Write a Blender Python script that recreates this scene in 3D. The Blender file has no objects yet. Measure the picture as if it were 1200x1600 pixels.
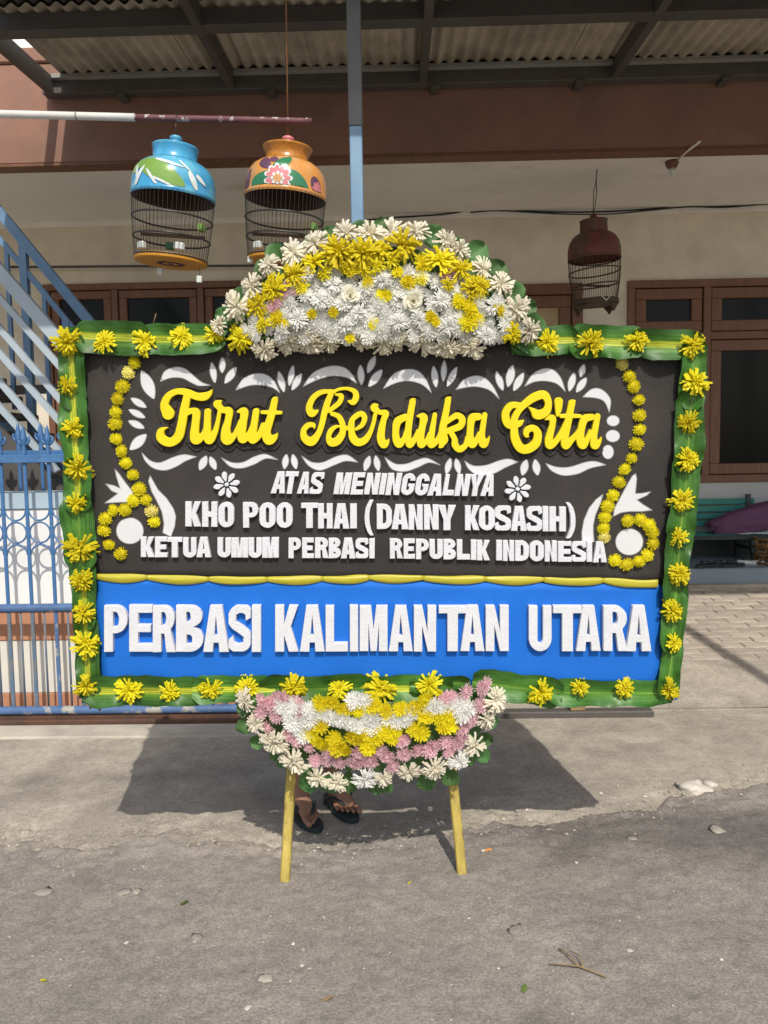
import bpy, bmesh, math, random
import numpy as np
from mathutils import Vector, Matrix, noise
from mathutils.geometry import delaunay_2d_cdt
R = math.radians
random.seed(7)
sc = bpy.context.scene
col = sc.collection

# ------------------------------------------------------------------ camera, light, exposure
CAM_H, F_PX = 1.42, 1200.0
camd = bpy.data.cameras.new('camera')
cam = bpy.data.objects.new('camera', camd)
col.objects.link(cam)
camd.sensor_fit = 'VERTICAL'; camd.sensor_height = 24.0; camd.lens = 18.0
camd.clip_start = 0.05; camd.clip_end = 3000
CAM_ROT = Matrix.Rotation(R(1.2), 3, 'Z') @ Matrix.Rotation(R(90 - 4.25), 3, 'X') @ Matrix.Rotation(R(-0.95), 3, 'Z')
cam.matrix_world = Matrix.Translation((0, 0, CAM_H)) @ CAM_ROT.to_4x4()
sc.camera = cam

SUN_EL, SUN_AZ = 47.0, 11.0           # the sun stands behind the photographer, a little to the right
world = bpy.data.worlds.new('World'); sc.world = world; world.use_nodes = True
wn = world.node_tree
sky = wn.nodes.new('ShaderNodeTexSky'); sky.sky_type = 'NISHITA'; sky.sun_disc = False
sky.sun_elevation = R(SUN_EL); sky.sun_rotation = R(180 - SUN_AZ)
sky.air_density = 1.0; sky.dust_density = 2.5; sky.ozone_density = 1.0
wn.links.new(sky.outputs[0], wn.nodes['Background'].inputs[0])
wn.nodes['Background'].inputs[1].default_value = 0.14
sund = bpy.data.lights.new('sun', 'SUN'); sund.energy = 3.5; sund.angle = R(0.53); sund.color = (1.0, 0.94, 0.84)
sun = bpy.data.objects.new('sun', sund); col.objects.link(sun)
LDIR = Vector((-math.sin(R(SUN_AZ)) * math.cos(R(SUN_EL)), math.cos(R(SUN_AZ)) * math.cos(R(SUN_EL)), -math.sin(R(SUN_EL))))
sun.rotation_euler = LDIR.to_track_quat('-Z', 'Y').to_euler()
sun.location = (1, -3, 6)
sc.view_settings.view_transform = 'Standard'; sc.view_settings.look = 'None'
sc.view_settings.exposure = 0.0; sc.view_settings.gamma = 1.0; sc.view_settings.use_curve_mapping = False
sc.cycles.max_bounces = 8; sc.cycles.diffuse_bounces = 5; sc.cycles.use_denoising = True

# ------------------------------------------------------------------ measuring: sight lines of the photograph
CO = Vector((0, 0, CAM_H))
def ray(px, py): return CAM_ROT @ Vector(((px - 600) / F_PX, -(py - 800) / F_PX, -1))
def onY(px, py, Y): d = ray(px, py); return CO + d * (Y / d.y)
def onZ(px, py, Z=0.0): d = ray(px, py); return CO + d * ((Z - CAM_H) / d.z)
def onP(px, py, o, n): d = ray(px, py); return CO + d * ((o - CO).dot(n) / d.dot(n))

# ------------------------------------------------------------------ objects
def tag(o, label=None, cat=None, group=None, kind=None):
    if label: o['label'] = label
    if cat: o['category'] = cat
    if group: o['group'] = group
    if kind: o['kind'] = kind
    return o
def link(o, parent=None):
    col.objects.link(o)
    if parent is not None: o.parent = parent
    return o
def empty(name, loc=(0, 0, 0), rot=None):
    o = bpy.data.objects.new(name, None); col.objects.link(o)
    o.empty_display_size = 0.1
    if rot is None: o.location = loc
    else: o.matrix_world = Matrix.Translation(loc) @ rot.to_4x4()
    return o
class MB:
    def __init__(s): s.v = []; s.f = []; s.att = None
    def add(s, vs, fs):
        b = len(s.v); s.v.extend([tuple(v) for v in vs]); s.f.extend([tuple(i + b for i in f) for f in fs]); return s
    def box(s, x0, x1, y0, y1, z0, z1, M=None):
        vs = [Vector((x, y, z)) for z in (z0, z1) for y in (y0, y1) for x in (x0, x1)]
        if M is not None: vs = [M @ v for v in vs]
        return s.add(vs, [(0, 2, 3, 1), (4, 5, 7, 6), (0, 1, 5, 4), (2, 6, 7, 3), (0, 4, 6, 2), (1, 3, 7, 5)])
    def bbox(s, x0, x1, y0, y1, z0, z1, b=0.006, M=None):
        # box with chamfered edges
        bm = bmesh.new(); bmesh.ops.create_cube(bm, size=1)
        for v in bm.verts: v.co = Vector(((x0 + x1) / 2 + v.co.x * (x1 - x0), (y0 + y1) / 2 + v.co.y * (y1 - y0), (z0 + z1) / 2 + v.co.z * (z1 - z0)))
        bmesh.ops.bevel(bm, geom=list(bm.edges), offset=b, segments=1, affect='EDGES')
        bm.verts.index_update()
        s.add([(M @ v.co if M is not None else v.co.copy()) for v in bm.verts], [[v.index for v in f.verts] for f in bm.faces]); bm.free(); return s
    def tube(s, pts, r, n=8, closed=False, caps=True, flat=1.0):
        pts = [Vector(p) for p in pts]; m = len(pts)
        rr = r if isinstance(r, (list, tuple)) else [r] * m
        vs = []; up = None
        for i, p in enumerate(pts):
            if closed: t = pts[(i + 1) % m] - pts[i - 1]
            else: t = pts[min(i + 1, m - 1)] - pts[max(i - 1, 0)]
            t.normalize()
            if up is None:
                up = Vector((0, 0, 1)) if abs(t.z) < .9 else Vector((1, 0, 0))
            a = t.cross(up)
            if a.length < 1e-5: a = t.orthogonal()
            a.normalize(); b = a.cross(t); up = b
            for k in range(n):
                q = 2 * math.pi * (k + .5) / n
                vs.append(p + a * (math.cos(q) * rr[i]) + b * (math.sin(q) * rr[i] * flat))
        fs = []
        for i in range(m if closed else m - 1):
            j = (i + 1) % m
            for k in range(n):
                l = (k + 1) % n
                fs.append((i * n + k, i * n + l, j * n + l, j * n + k))
        if caps and not closed:
            fs.append(tuple(range(n - 1, -1, -1))); fs.append(tuple((m - 1) * n + k for k in range(n)))
        return s.add(vs, fs)
    def bar(s, a, b, w, h=None):
        # square section bar from a to b
        h = h or w; a = Vector(a); b = Vector(b); t = (b - a).normalized()
        up = Vector((0, 0, 1)) if abs(t.z) < .99 else Vector((0, 1, 0))
        x = t.cross(up).normalized(); y = x.cross(t)
        vs = [p + x * (i * w / 2) + y * (j * h / 2) for p in (a, b) for i, j in ((-1, -1), (1, -1), (1, 1), (-1, 1))]
        return s.add(vs, [(3, 2, 1, 0), (4, 5, 6, 7), (0, 1, 5, 4), (1, 2, 6, 5), (2, 3, 7, 6), (3, 0, 4, 7)])
    def lathe(s, prof, n=32, M=None, wob=0.0):
        vs = []
        for r, z in prof:
            for k in range(n):
                q = 2 * math.pi * k / n
                v = Vector((r * math.cos(q), r * math.sin(q), z))
                vs.append(M @ v if M is not None else v)
        fs = [(i * n + k, i * n + (k + 1) % n, (i + 1) * n + (k + 1) % n, (i + 1) * n + k) for i in range(len(prof) - 1) for k in range(n)]
        return s.add(vs, fs)
    def prism(s, poly, z0, z1, holes=(), M=None, bevel=0.0):
        # flat outline with holes, extruded; front edge eased by bevel
        loops = [poly] + list(holes)
        tri = fill(loops)
        flat = [p for l in loops for p in l]; n = len(flat)
        ins = flat
        if bevel: ins = [p for l in loops for p in offset_loop(l, -bevel if l is poly else bevel)]
        vs = [Vector((x, y, z0)) for x, y in flat] + [Vector((x, y, z1 - bevel)) for x, y in flat] + [Vector((x, y, z1)) for x, y in ins]
        if M is not None: vs = [M @ v for v in vs]
        fs = []
        for t in tri:
            a, b, c = (Vector((*flat[i], 0)) for i in t)
            t = tuple(t) if (b - a).cross(c - a).z > 0 else tuple(reversed(t))
            fs.append(tuple(i + 2 * n for i in t)); fs.append(tuple(reversed(t)))
        b = 0
        for l in loops:
            m = len(l); ccw = area(l) > 0
            if l is not poly: ccw = not ccw
            ccw2 = area(l) > 0
            for k in range(m):
                i, j = b + k, b + (k + 1) % m
                out = (i, j) if (ccw2 == (l is poly)) else (j, i)
                fs.append((out[0], out[1], out[1] + n, out[0] + n))
                if bevel: fs.append((out[0] + n, out[1] + n, out[1] + 2 * n, out[0] + 2 * n))
            b += m
        return s.add(vs, fs)
    def mesh(s, name, mat, smooth=False):
        me = bpy.data.meshes.new(name); me.from_pydata(s.v, [], s.f); me.update()
        if mat: me.materials.append(mat)
        if smooth: me.polygons.foreach_set('use_smooth', [True] * len(me.polygons))
        if s.att:
            for k, vals in s.att.items():
                a = me.attributes.new(k, 'FLOAT', 'POINT'); a.data.foreach_set('value', vals)
        return me
    def build(s, name, mat, parent=None, smooth=False):
        return link(bpy.data.objects.new(name, s.mesh(name, mat, smooth)), parent)
def inst(name, me, parent=None, M=None):
    o = bpy.data.objects.new(name, me); col.objects.link(o)
    if parent is not None: o.parent = parent
    if M is not None: o.matrix_local = M
    return o
def fill(loops):
    # triangles between outlines and holes, as indices into the joined list of points
    pts = [Vector((p[0], p[1])) for l in loops for p in l]; edges = []; b = 0
    for l in loops:
        edges += [(b + i, b + (i + 1) % len(l)) for i in range(len(l))]; b += len(l)
    vo, eo, fo, ov, oe, of_ = delaunay_2d_cdt(pts, edges, [], 0, 1e-9)
    E = np.array([[*pts[i], *pts[j]] for i, j in edges]); out = []
    fo = [f for f in fo if len(f) == 3 and all(ov[i] for i in f)]
    C_ = np.array([[(vo[f[0]][k] + vo[f[1]][k] + vo[f[2]][k]) / 3 for k in (0, 1)] for f in fo])
    y0, y1 = E[:, 1][None], E[:, 3][None]; X = C_[:, 0][:, None]; Y = C_[:, 1][:, None]
    with np.errstate(divide='ignore', invalid='ignore'):
        hit = ((y0 > Y) != (y1 > Y)) & (X < (E[:, 2] - E[:, 0])[None] * (Y - y0) / (y1 - y0) + E[:, 0][None])
    ins = hit.sum(1) % 2 == 1
    return [tuple(ov[i][0] for i in f) for f, k in zip(fo, ins) if k]
def area(l): return sum(l[i][0] * l[(i + 1) % len(l)][1] - l[(i + 1) % len(l)][0] * l[i][1] for i in range(len(l))) / 2
def offset_loop(l, d):
    # positive d grows a counter-clockwise loop
    m = len(l); s = 1 if area(l) > 0 else -1; out = []
    for i in range(m):
        p0 = Vector(l[i - 1]); p = Vector(l[i]); p1 = Vector(l[(i + 1) % m])
        a = p - p0; b = p1 - p
        if a.length < 1e-9 or b.length < 1e-9: out.append(tuple(p)); continue
        a.normalize(); b.normalize()
        na = Vector((a.y, -a.x)); nb = Vector((b.y, -b.x)); q = na + nb
        if q.length < 1e-6: q = na
        q.normalize(); k = max(q.dot(na), 0.45)
        out.append(tuple(p + q * (s * d / k)))
    return out
def catmull(pts, per=8, closed=False):
    P = [np.array(p, float) for p in pts]; n = len(P); out = []
    for i in range(n if closed else n - 1):
        p0 = P[i - 1] if (closed or i > 0) else P[0]; p1 = P[i]; p2 = P[(i + 1) % n]
        p3 = P[(i + 2) % n] if (closed or i + 2 < n) else P[-1]
        for k in range(per):
            t = k / per
            out.append(.5 * (2 * p1 + (p2 - p0) * t + (2 * p0 - 5 * p1 + 4 * p2 - p3) * t * t + (3 * p1 - p0 - 3 * p2 + p3) * t ** 3))
    if not closed: out.append(P[-1])
    return out

# ------------------------------------------------------------------ materials
def pm(name, base, rough=.6, var=.15, scale=6.0, bump=.0, bscale=80.0, spec=.4, base2=None, mix_scale=3.0, mix_lo=.45, mix_hi=.6,
       rand=0.0, metal=0.0, speck=None, speck_scale=60, speck_size=.12, trans=0.0, stretch=None, detail=6.0, grain=(), dust=None):
    m = bpy.data.materials.new(name); m.use_nodes = True; nt = m.node_tree; N = nt.nodes; L = nt.links
    b = N['Principled BSDF']; b.inputs['Roughness'].default_value = rough; b.inputs['Metallic'].default_value = metal
    b.inputs['Specular IOR Level'].default_value = spec
    tc = N.new('ShaderNodeTexCoord'); vec = tc.outputs['Object']
    if stretch:
        mp = N.new('ShaderNodeMapping'); mp.inputs['Scale'].default_value = stretch; L.new(vec, mp.inputs[0]); vec = mp.outputs[0]
    def nz(s, d=detail):
        n = N.new('ShaderNodeTexNoise'); n.inputs['Scale'].default_value = s; n.inputs['Detail'].default_value = d; n.inputs['Roughness'].default_value = .6
        L.new(vec, n.inputs['Vector']); return n.outputs['Fac']
    def mix(a, bb, fac, mode='MIX'):
        x = N.new('ShaderNodeMix'); x.data_type = 'RGBA'; x.blend_type = mode
        for sock, val in ((x.inputs[0], fac), (x.inputs[6], a), (x.inputs[7], bb)):
            if isinstance(val, (int, float)): sock.default_value = val
            elif isinstance(val, (tuple, list)): sock.default_value = (*val[:3], 1)
            else: L.new(val, sock)
        return x.outputs[2]
    def ramp(f, lo, hi, c0=(0, 0, 0), c1=(1, 1, 1)):
        r = N.new('ShaderNodeValToRGB'); r.color_ramp.elements[0].position = lo; r.color_ramp.elements[1].position = hi
        r.color_ramp.elements[0].color = (*c0, 1); r.color_ramp.elements[1].color = (*c1, 1); L.new(f, r.inputs[0]); return r.outputs[0]
    c = base
    if base2 is not None: c = mix(base, base2, ramp(nz(mix_scale, 8), mix_lo, mix_hi))
    if var: c = mix(c, ramp(nz(scale), .25, .75, (1 - var,) * 3, (1 + var * .6,) * 3), 1.0, 'MULTIPLY')
    for gs, ga in grain: c = mix(c, ramp(nz(gs, 3), .32, .68, (1 - ga,) * 3, (1 + ga * .7,) * 3), 1.0, 'MULTIPLY')
    if dust is not None:
        da = N.new('ShaderNodeAttribute'); da.attribute_name = 'dust'; c = mix(c, dust, da.outputs['Fac'])
    if speck is not None:
        vo = N.new('ShaderNodeTexVoronoi'); vo.inputs['Scale'].default_value = speck_scale; L.new(vec, vo.inputs['Vector'])
        c = mix(c, speck, ramp(vo.outputs['Distance'], speck_size * .6, speck_size, (1, 1, 1), (0, 0, 0)))
    if rand:
        oi = N.new('ShaderNodeObjectInfo')
        hs = N.new('ShaderNodeHueSaturation')
        def mr(lo, hi, src):
            q = N.new('ShaderNodeMapRange'); q.inputs[3].default_value = lo; q.inputs[4].default_value = hi; L.new(src, q.inputs[0]); return q.outputs[0]
        L.new(mr(1 - rand, 1 + rand * .4, oi.outputs['Random']), hs.inputs['Value'])
        L.new(mr(.5 - rand * .05, .5 + rand * .03, oi.outputs['Random']), hs.inputs['Hue'])
        if isinstance(c, (tuple, list)): hs.inputs['Color'].default_value = (*c, 1)
        else: L.new(c, hs.inputs['Color'])
        c = hs.outputs[0]
    if isinstance(c, (tuple, list)): b.inputs['Base Color'].default_value = (*c, 1)
    else: L.new(c, b.inputs['Base Color'])
    if bump:
        bp = N.new('ShaderNodeBump'); bp.inputs['Strength'].default_value = min(bump, 1); bp.inputs['Distance'].default_value = .004
        L.new(nz(bscale, 5), bp.inputs['Height']); L.new(bp.outputs[0], b.inputs['Normal'])
    if trans:
        tr = N.new('ShaderNodeBsdfTranslucent'); ms = N.new('ShaderNodeMixShader'); ms.inputs[0].default_value = trans
        if isinstance(c, (tuple, list)): tr.inputs[0].default_value = (*c, 1)
        else: L.new(c, tr.inputs[0])
        L.new(b.outputs[0], ms.inputs[1]); L.new(tr.outputs[0], ms.inputs[2]); L.new(ms.outputs[0], N['Material Output'].inputs[0])
    return m
def attr_paint(name, attr, stops, rough=.6, var=.1, scale=30, bump=0, bscale=80, spec=.4, trans=0.0, streak=False):
    # colour ramp along a mesh attribute (leaf cross-section, sprayed paint)
    m = pm(name, (1, 1, 1), rough=rough, var=var, scale=scale, bump=bump, bscale=bscale, spec=spec, rand=.26 if streak else .0001)
    nt = m.node_tree; N = nt.nodes; L = nt.links
    at = N.new('ShaderNodeAttribute'); at.attribute_name = attr
    r = N.new('ShaderNodeValToRGB'); e = r.color_ramp.elements
    e[0].position, e[0].color = stops[0][0], (*stops[0][1], 1); e[1].position, e[1].color = stops[-1][0], (*stops[-1][1], 1)
    for p, c in stops[1:-1]: q = e.new(p); q.color = (*c, 1)
    L.new(at.outputs['Fac'], r.inputs[0])
    b = N['Principled BSDF']; src = b.inputs['Base Color'].links[0].from_socket
    x = N.new('ShaderNodeMix'); x.data_type = 'RGBA'; x.blend_type = 'MULTIPLY'; x.inputs[0].default_value = 1
    colr = r.outputs[0]
    if streak:
        al = N.new('ShaderNodeAttribute'); al.attribute_name = 'along'
        cb = N.new('ShaderNodeCombineXYZ'); m1 = N.new('ShaderNodeMath'); m1.operation = 'MULTIPLY'; m1.inputs[1].default_value = 26
        oi = N.new('ShaderNodeObjectInfo'); m3 = N.new('ShaderNodeMath'); m3.operation = 'MULTIPLY'; m3.inputs[1].default_value = 40
        L.new(at.outputs['Fac'], m1.inputs[0]); L.new(m1.outputs[0], cb.inputs[0]); L.new(al.outputs['Fac'], cb.inputs[1]); L.new(oi.outputs['Random'], m3.inputs[0]); L.new(m3.outputs[0], cb.inputs[2])
        nn = N.new('ShaderNodeTexNoise'); nn.inputs['Scale'].default_value = 1.0; nn.inputs['Detail'].default_value = 3; L.new(cb.outputs[0], nn.inputs['Vector'])
        rr = N.new('ShaderNodeValToRGB'); rr.color_ramp.elements[0].position = .3; rr.color_ramp.elements[1].position = .7; rr.color_ramp.elements[0].color = (.75, .8, .75, 1); rr.color_ramp.elements[1].color = (1.75, 1.6, 1.6, 1); L.new(nn.outputs['Fac'], rr.inputs[0])
        y = N.new('ShaderNodeMix'); y.data_type = 'RGBA'; y.blend_type = 'MULTIPLY'; y.inputs[0].default_value = 1; L.new(colr, y.inputs[6]); L.new(rr.outputs[0], y.inputs[7]); colr = y.outputs[2]
    L.new(colr, x.inputs[6]); L.new(src, x.inputs[7]); L.new(x.outputs[2], b.inputs['Base Color'])
    if trans:
        tr = N.new('ShaderNodeBsdfTranslucent'); ms = N.new('ShaderNodeMixShader'); ms.inputs[0].default_value = trans
        L.new(x.outputs[2], tr.inputs[0]); L.new(b.outputs[0], ms.inputs[1]); L.new(tr.outputs[0], ms.inputs[2]); L.new(ms.outputs[0], N['Material Output'].inputs[0])
    return m
def add_patch(m, centers, col, warp=.35, soft=.10):
    # an old repair with its own ragged outline: circles in object space warped by noise
    nt = m.node_tree; N = nt.nodes; L = nt.links; b = N['Principled BSDF']; src = b.inputs['Base Color'].links[0].from_socket
    tc = N.new('ShaderNodeTexCoord'); nz_ = N.new('ShaderNodeTexNoise'); nz_.inputs['Scale'].default_value = 3.5; nz_.inputs['Detail'].default_value = 7; L.new(tc.outputs['Object'], nz_.inputs['Vector'])
    for (x, y, r, sx) in centers:
        mp = N.new('ShaderNodeMapping'); mp.inputs['Location'].default_value = (-x / sx, -y, 0); mp.inputs['Scale'].default_value = (1 / sx, 1, 0); L.new(tc.outputs['Object'], mp.inputs[0])
        ln = N.new('ShaderNodeVectorMath'); ln.operation = 'LENGTH'; L.new(mp.outputs[0], ln.inputs[0])
        a = N.new('ShaderNodeMath'); a.operation = 'MULTIPLY_ADD'; a.inputs[1].default_value = warp; L.new(nz_.outputs['Fac'], a.inputs[0]); L.new(ln.outputs['Value'], a.inputs[2])
        q = N.new('ShaderNodeMapRange'); q.inputs[1].default_value = r + warp * .5; q.inputs[2].default_value = r + warp * .5 - soft; L.new(a.outputs[0], q.inputs[0])
        x_ = N.new('ShaderNodeMix'); x_.data_type = 'RGBA'; x_.blend_type = 'MULTIPLY'; x_.inputs[7].default_value = (*col, 1); L.new(q.outputs[0], x_.inputs[0]); L.new(src, x_.inputs[6]); src = x_.outputs[2]
    L.new(src, b.inputs['Base Color'])
BLACK = (.039, .035, .033)
M = dict(
    asphalt=pm('asphalt', (.312, .282, .246), .9, .14, 2.6, .9, 120, .2, base2=(.262, .238, .212), mix_scale=1.9, mix_lo=.40, mix_hi=.66, speck=(.40, .37, .32), speck_scale=42, speck_size=.085, grain=((11, .07), (34, .13), (120, .26), (330, .24)), dust=(.40, .355, .29)),
    concrete=pm('concrete', (.46, .41, .335), .9, .22, 3.0, .8, 140, .2, base2=(.335, .30, .25), mix_scale=2.6, mix_lo=.42, mix_hi=.66, speck=(.50, .46, .39), speck_scale=70, speck_size=.11, grain=((9, .12), (40, .14), (130, .20), (340, .18))),
    ground=pm('ground_dirt', (.24, .21, .18), .95, .2, 1.0),
    paver=pm('paver', (.45, .39, .32), .9, .22, 9, .7, 150, .2, rand=.16, grain=((60, .12), (200, .15))),
    joint=pm('joint_sand', (.37, .325, .265), .95, .2, 10, .4, 200),
    foam_black=pm('black_foam', BLACK, .75, .22, 5, .35, 260, .3, base2=(.047, .042, .039), mix_scale=2, grain=((220, .2),)),
    foam_blue=pm('blue_foam', (.010, .148, .61), .7, .10, 4, .25, 260, .3),
    foam_yellow=pm('yellow_foam', (.80, .655, .014), .6, .06, 18, .2, 200, .3, speck=(.34, .24, .02), speck_scale=34, speck_size=.055),
    foam_edge=pm('white_foam', (.69, .705, .735), .65, .08, 26, .5, 160, .3),
    ribbon=pm('yellow_ribbon', (.47, .42, .03), .42, .12, 24, .1, 60, .5, stretch=(1, 6, 1)),
    fl_yellow=pm('yellow_petal', (.92, .84, .03), .6, .08, 30, .0, spec=.25, rand=.10, trans=.42),
    fl_gold=pm('gold_petal', (.92, .82, .03), .6, .10, 30, .0, spec=.25, rand=.12, trans=.42),
    fl_lemon=pm('lemon_petal', (.86, .78, .22), .6, .12, 60, .0, spec=.2, rand=.15, trans=.15),
    fl_cream=pm('cream_petal', (.92, .88, .74), .6, .05, 30, .0, spec=.2, rand=.08, trans=.38),
    fl_white=pm('white_petal', (.93, .93, .89), .6, .04, 30, .0, spec=.2, rand=.06, trans=.36),
    fl_pink=pm('pink_petal', (.86, .60, .64), .6, .14, 50, .0, spec=.2, rand=.14, trans=.34),
    fl_rose=pm('rose_petal', (.92, .89, .74), .5, .05, 30, spec=.3, rand=.05, trans=.25),
    leaf=pm('leaf_green', (.085, .20, .06), .55, .3, 16, .2, 60, .3, rand=.3, trans=.15),
    blade=attr_paint('striped_leaf', 'across', [(0, (.035, .12, .022)), (.22, (.05, .155, .025)), (.37, (.075, .20, .025)), (.40, (.34, .42, .03)), (.45, (.50, .54, .04)), (.47, (.20, .33, .03)), (.50, (.60, .60, .05)), (.53, (.24, .36, .03)), (.58, (.50, .54, .04)), (.61, (.10, .24, .025)), (.8, (.05, .155, .025)), (1, (.033, .11, .02))], .45, .22, 20, .15, 50, .4, trans=.12, streak=True),
    blade_plain=attr_paint('green_leaf', 'across', [(0, (.035, .12, .02)), (.3, (.055, .17, .024)), (.47, (.08, .22, .03)), (.5, (.22, .36, .06)), (.53, (.08, .22, .03)), (.7, (.055, .17, .024)), (1, (.03, .11, .018))], .42, .25, 20, .15, 50, .45, trans=.12, streak=True),
    paint=attr_paint('sprayed_paint', 'paint', [(0, BLACK), (.5, (.34, .34, .34)), (1, (.67, .68, .70))], .55, .05, 14, .2, 260, .4),
    stick=pm('yellow_stick', (.50, .39, .10), .7, .4, 10, .6, 60, .2, base2=(.22, .15, .06), mix_scale=16, mix_lo=.55, mix_hi=.68, stretch=(3.5, .35, 3.5)),
    batten=pm('batten_wood', (.30, .20, .10), .8, .25, 10, .3, 60),
    wall=pm('wall_plaster', (.74, .675, .55), .85, .10, 1.6, .25, 40, .25, base2=(.67, .605, .49), mix_scale=1.2, grain=((5, .07),)),
    ceiling=pm('ceiling_plaster', (.86, .83, .75), .85, .08, 1.4, .15, 40, .25, base2=(.72, .67, .58), mix_scale=1.5, mix_lo=.6, mix_hi=.8),
    terracotta=pm('terracotta_paint', (.315, .175, .125), .75, .14, 2.5, .15, 50, .3, base2=(.265, .15, .112), mix_scale=1.8),
    tile=pm('cream_wall', (.72, .69, .62), .6, .08, 4, .15, 40, .35),
    white_wall=pm('white_wall', (.80, .80, .78), .6, .05, 3, .1, 40, .35),
    band=pm('terracotta_band', (.50, .24, .14), .7, .15, 6, .2, 60, .3),
    cap=pm('blue_cap', (.42, .53, .60), .6, .1, 6, .1, 60, .3),
    blue_paint=pm('blue_gate_paint', (.055, .155, .34), .4, .18, 10, .15, 60, .45, base2=(.10, .21, .39), mix_scale=8, mix_lo=.5, mix_hi=.7),
    blue_worn=pm('worn_blue_paint', (.075, .145, .30), .5, .2, 14, .3, 90, .4, base2=(.38, .37, .32), mix_scale=9, mix_lo=.54, mix_hi=.6),
    grey_bar=pm('dusty_blue_bar', (.10, .16, .25), .6, .25, 14, .2, 90, .4, base2=(.17, .18, .17), mix_scale=7, mix_lo=.45, mix_hi=.6),
    rust=pm('rusty_track', (.13, .065, .042), .85, .3, 9, .5, 90, .3, base2=(.08, .05, .04), mix_scale=5),
    dark_steel=pm('dark_steel', (.095, .088, .08), .6, .2, 8, .2, 60, .4, base2=(.08, .06, .045), mix_scale=4, mix_lo=.55, mix_hi=.75),
    purlin_grey=pm('grey_steel', (.28, .28, .25), .5, .15, 8, spec=.4),
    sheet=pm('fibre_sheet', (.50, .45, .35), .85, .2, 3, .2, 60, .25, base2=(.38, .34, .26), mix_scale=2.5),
    post_grey=pm('dark_grey_post', (.17, .175, .175), .6, .2, 7, .1, 60, .3),
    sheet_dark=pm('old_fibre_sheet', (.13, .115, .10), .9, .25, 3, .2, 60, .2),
    lip=pm('smooth_concrete', (.52, .475, .40), .85, .16, 4, .5, 120, .2, base2=(.42, .385, .32), mix_scale=3),
    post_blue=pm('post_paint', (.17, .30, .46), .45, .12, 7, .1, 60, .45, base2=(.20, .34, .48), mix_scale=4),
    stair_light=pm('pale_stair_paint', (.40, .47, .52), .45, .1, 8, .1, 60, .45),
    stair_blue=pm('blue_stair_paint', (.15, .27, .42), .45, .12, 8, .1, 60, .45),
    wood=pm('brown_wood', (.19, .085, .045), .5, .28, 7, .15, 60, .45, stretch=(4, 4, .6)),
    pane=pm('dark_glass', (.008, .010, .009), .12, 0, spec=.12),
    curtain=pm('tan_curtain', (.46, .34, .20), .8, .1, 10),
    floor_tile=pm('floor_tile', (.20, .25, .29), .35, .12, 3, .05, 60, .5),
    pole_white=pm('white_pole_paint', (.66, .66, .62), .5, .1, 20, .15, 90, .4),
    pole_purple=pm('maroon_pole_paint', (.15, .06, .07), .6, .2, 20, .3, 90, .4, base2=(.55, .52, .5), mix_scale=26, mix_lo=.60, mix_hi=.66),
    wire=pm('dark_wire', (.035, .033, .032), .4, .1, 10, spec=.5),
    cord=pm('brown_cord', (.22, .10, .04), .7, .1, 30),
    cable=pm('black_cable', (.02, .02, .02), .5, .05, 10),
    cage_blue=pm('blue_lacquer', (.06, .34, .60), .24, .2, 12, .1, 30, .5, base2=(.14, .46, .62), mix_scale=9),
    cage_green=pm('green_lacquer', (.20, .36, .07), .2, .1, 30, spec=.6),
    cage_pale=pm('pale_lacquer', (.70, .76, .74), .2, .05, 30, spec=.6),
    cage_orange=pm('orange_lacquer', (.66, .30, .075), .24, .2, 14, .1, 30, .5, base2=(.60, .34, .16), mix_scale=11),
    cage_gold=pm('gold_lacquer', (.46, .19, .025), .25, .35, 60, .2, 90, .6),
    cage_leaf=pm('dark_leaf_lacquer', (.04, .20, .09), .2, .1, 30, spec=.6),
    cage_violet=pm('violet_lacquer', (.14, .07, .12), .2, .1, 30, spec=.6),
    cage_pink=pm('pink_lacquer', (.66, .22, .24), .2, .1, 30, spec=.6),
    cage_red=pm('maroon_lacquer', (.20, .055, .045), .55, .35, 14, .15, 50, .3, base2=(.13, .085, .06), mix_scale=8),
    cage_bamboo=pm('dark_bamboo', (.075, .05, .03), .6, .2, 20, .2, 60),
    cup=pm('milky_plastic', (.62, .66, .62), .35, .05, 20),
    base_orange=pm('orange_board', (.56, .25, .02), .5, .1, 12),
    bench_green=pm('green_bench_paint', (.03, .22, .18), .4, .15, 8, .1, 60, .45, stretch=(.5, 4, 4)),
    bench_dark=pm('dark_bench_frame', (.018, .03, .028), .45, .1, 8),
    cushion=pm('plum_cloth', (.14, .065, .12), .9, .2, 9, .4, 120, .2),
    paper=pm('white_paper', (.66, .70, .74), .7, .06, 20),
    rattan=pm('rattan', (.20, .115, .035), .6, .3, 30, .3, 90),
    sandal=pm('dark_rubber', (.022, .024, .024), .6, .1, 20),
    slipper=pm('green_black_rubber', (.020, .034, .034), .55, .12, 30, .2, 90),
    skin=pm('skin', (.30, .155, .095), .5, .14, 12, .2, 90, .4),
    hair=pm('hair', (.012, .010, .009), .5, .2, 40),
    shirt=pm('grey_shirt', (.16, .18, .22), .9, .12, 9, .2, 200),
    shorts=pm('dark_shorts', (.045, .05, .06), .9, .12, 9, .2, 200),
    stone=pm('pale_stone', (.36, .325, .27), .9, .2, 40, .4, 200, rand=.3),
    chip=pm('pale_chip', (.56, .52, .45), .8, .1, 40, rand=.25),
    twig=pm('dry_twig', (.26, .18, .09), .85, .2, 40),
    butt=pm('orange_filter', (.60, .24, .06), .8, .1, 60),
    leaf_litter=pm('fallen_leaf', (.10, .15, .03), .7, .3, 30, rand=.4),
    lining=pm('dome_lining', (.055, .035, .026), .8, .2, 20),
    dado=pm('grey_dado', (.50, .50, .47), .8, .08, 4, .1, 40),
    lamp_brown=pm('brown_socket', (.16, .07, .045), .5, .1, 20),
)
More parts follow.
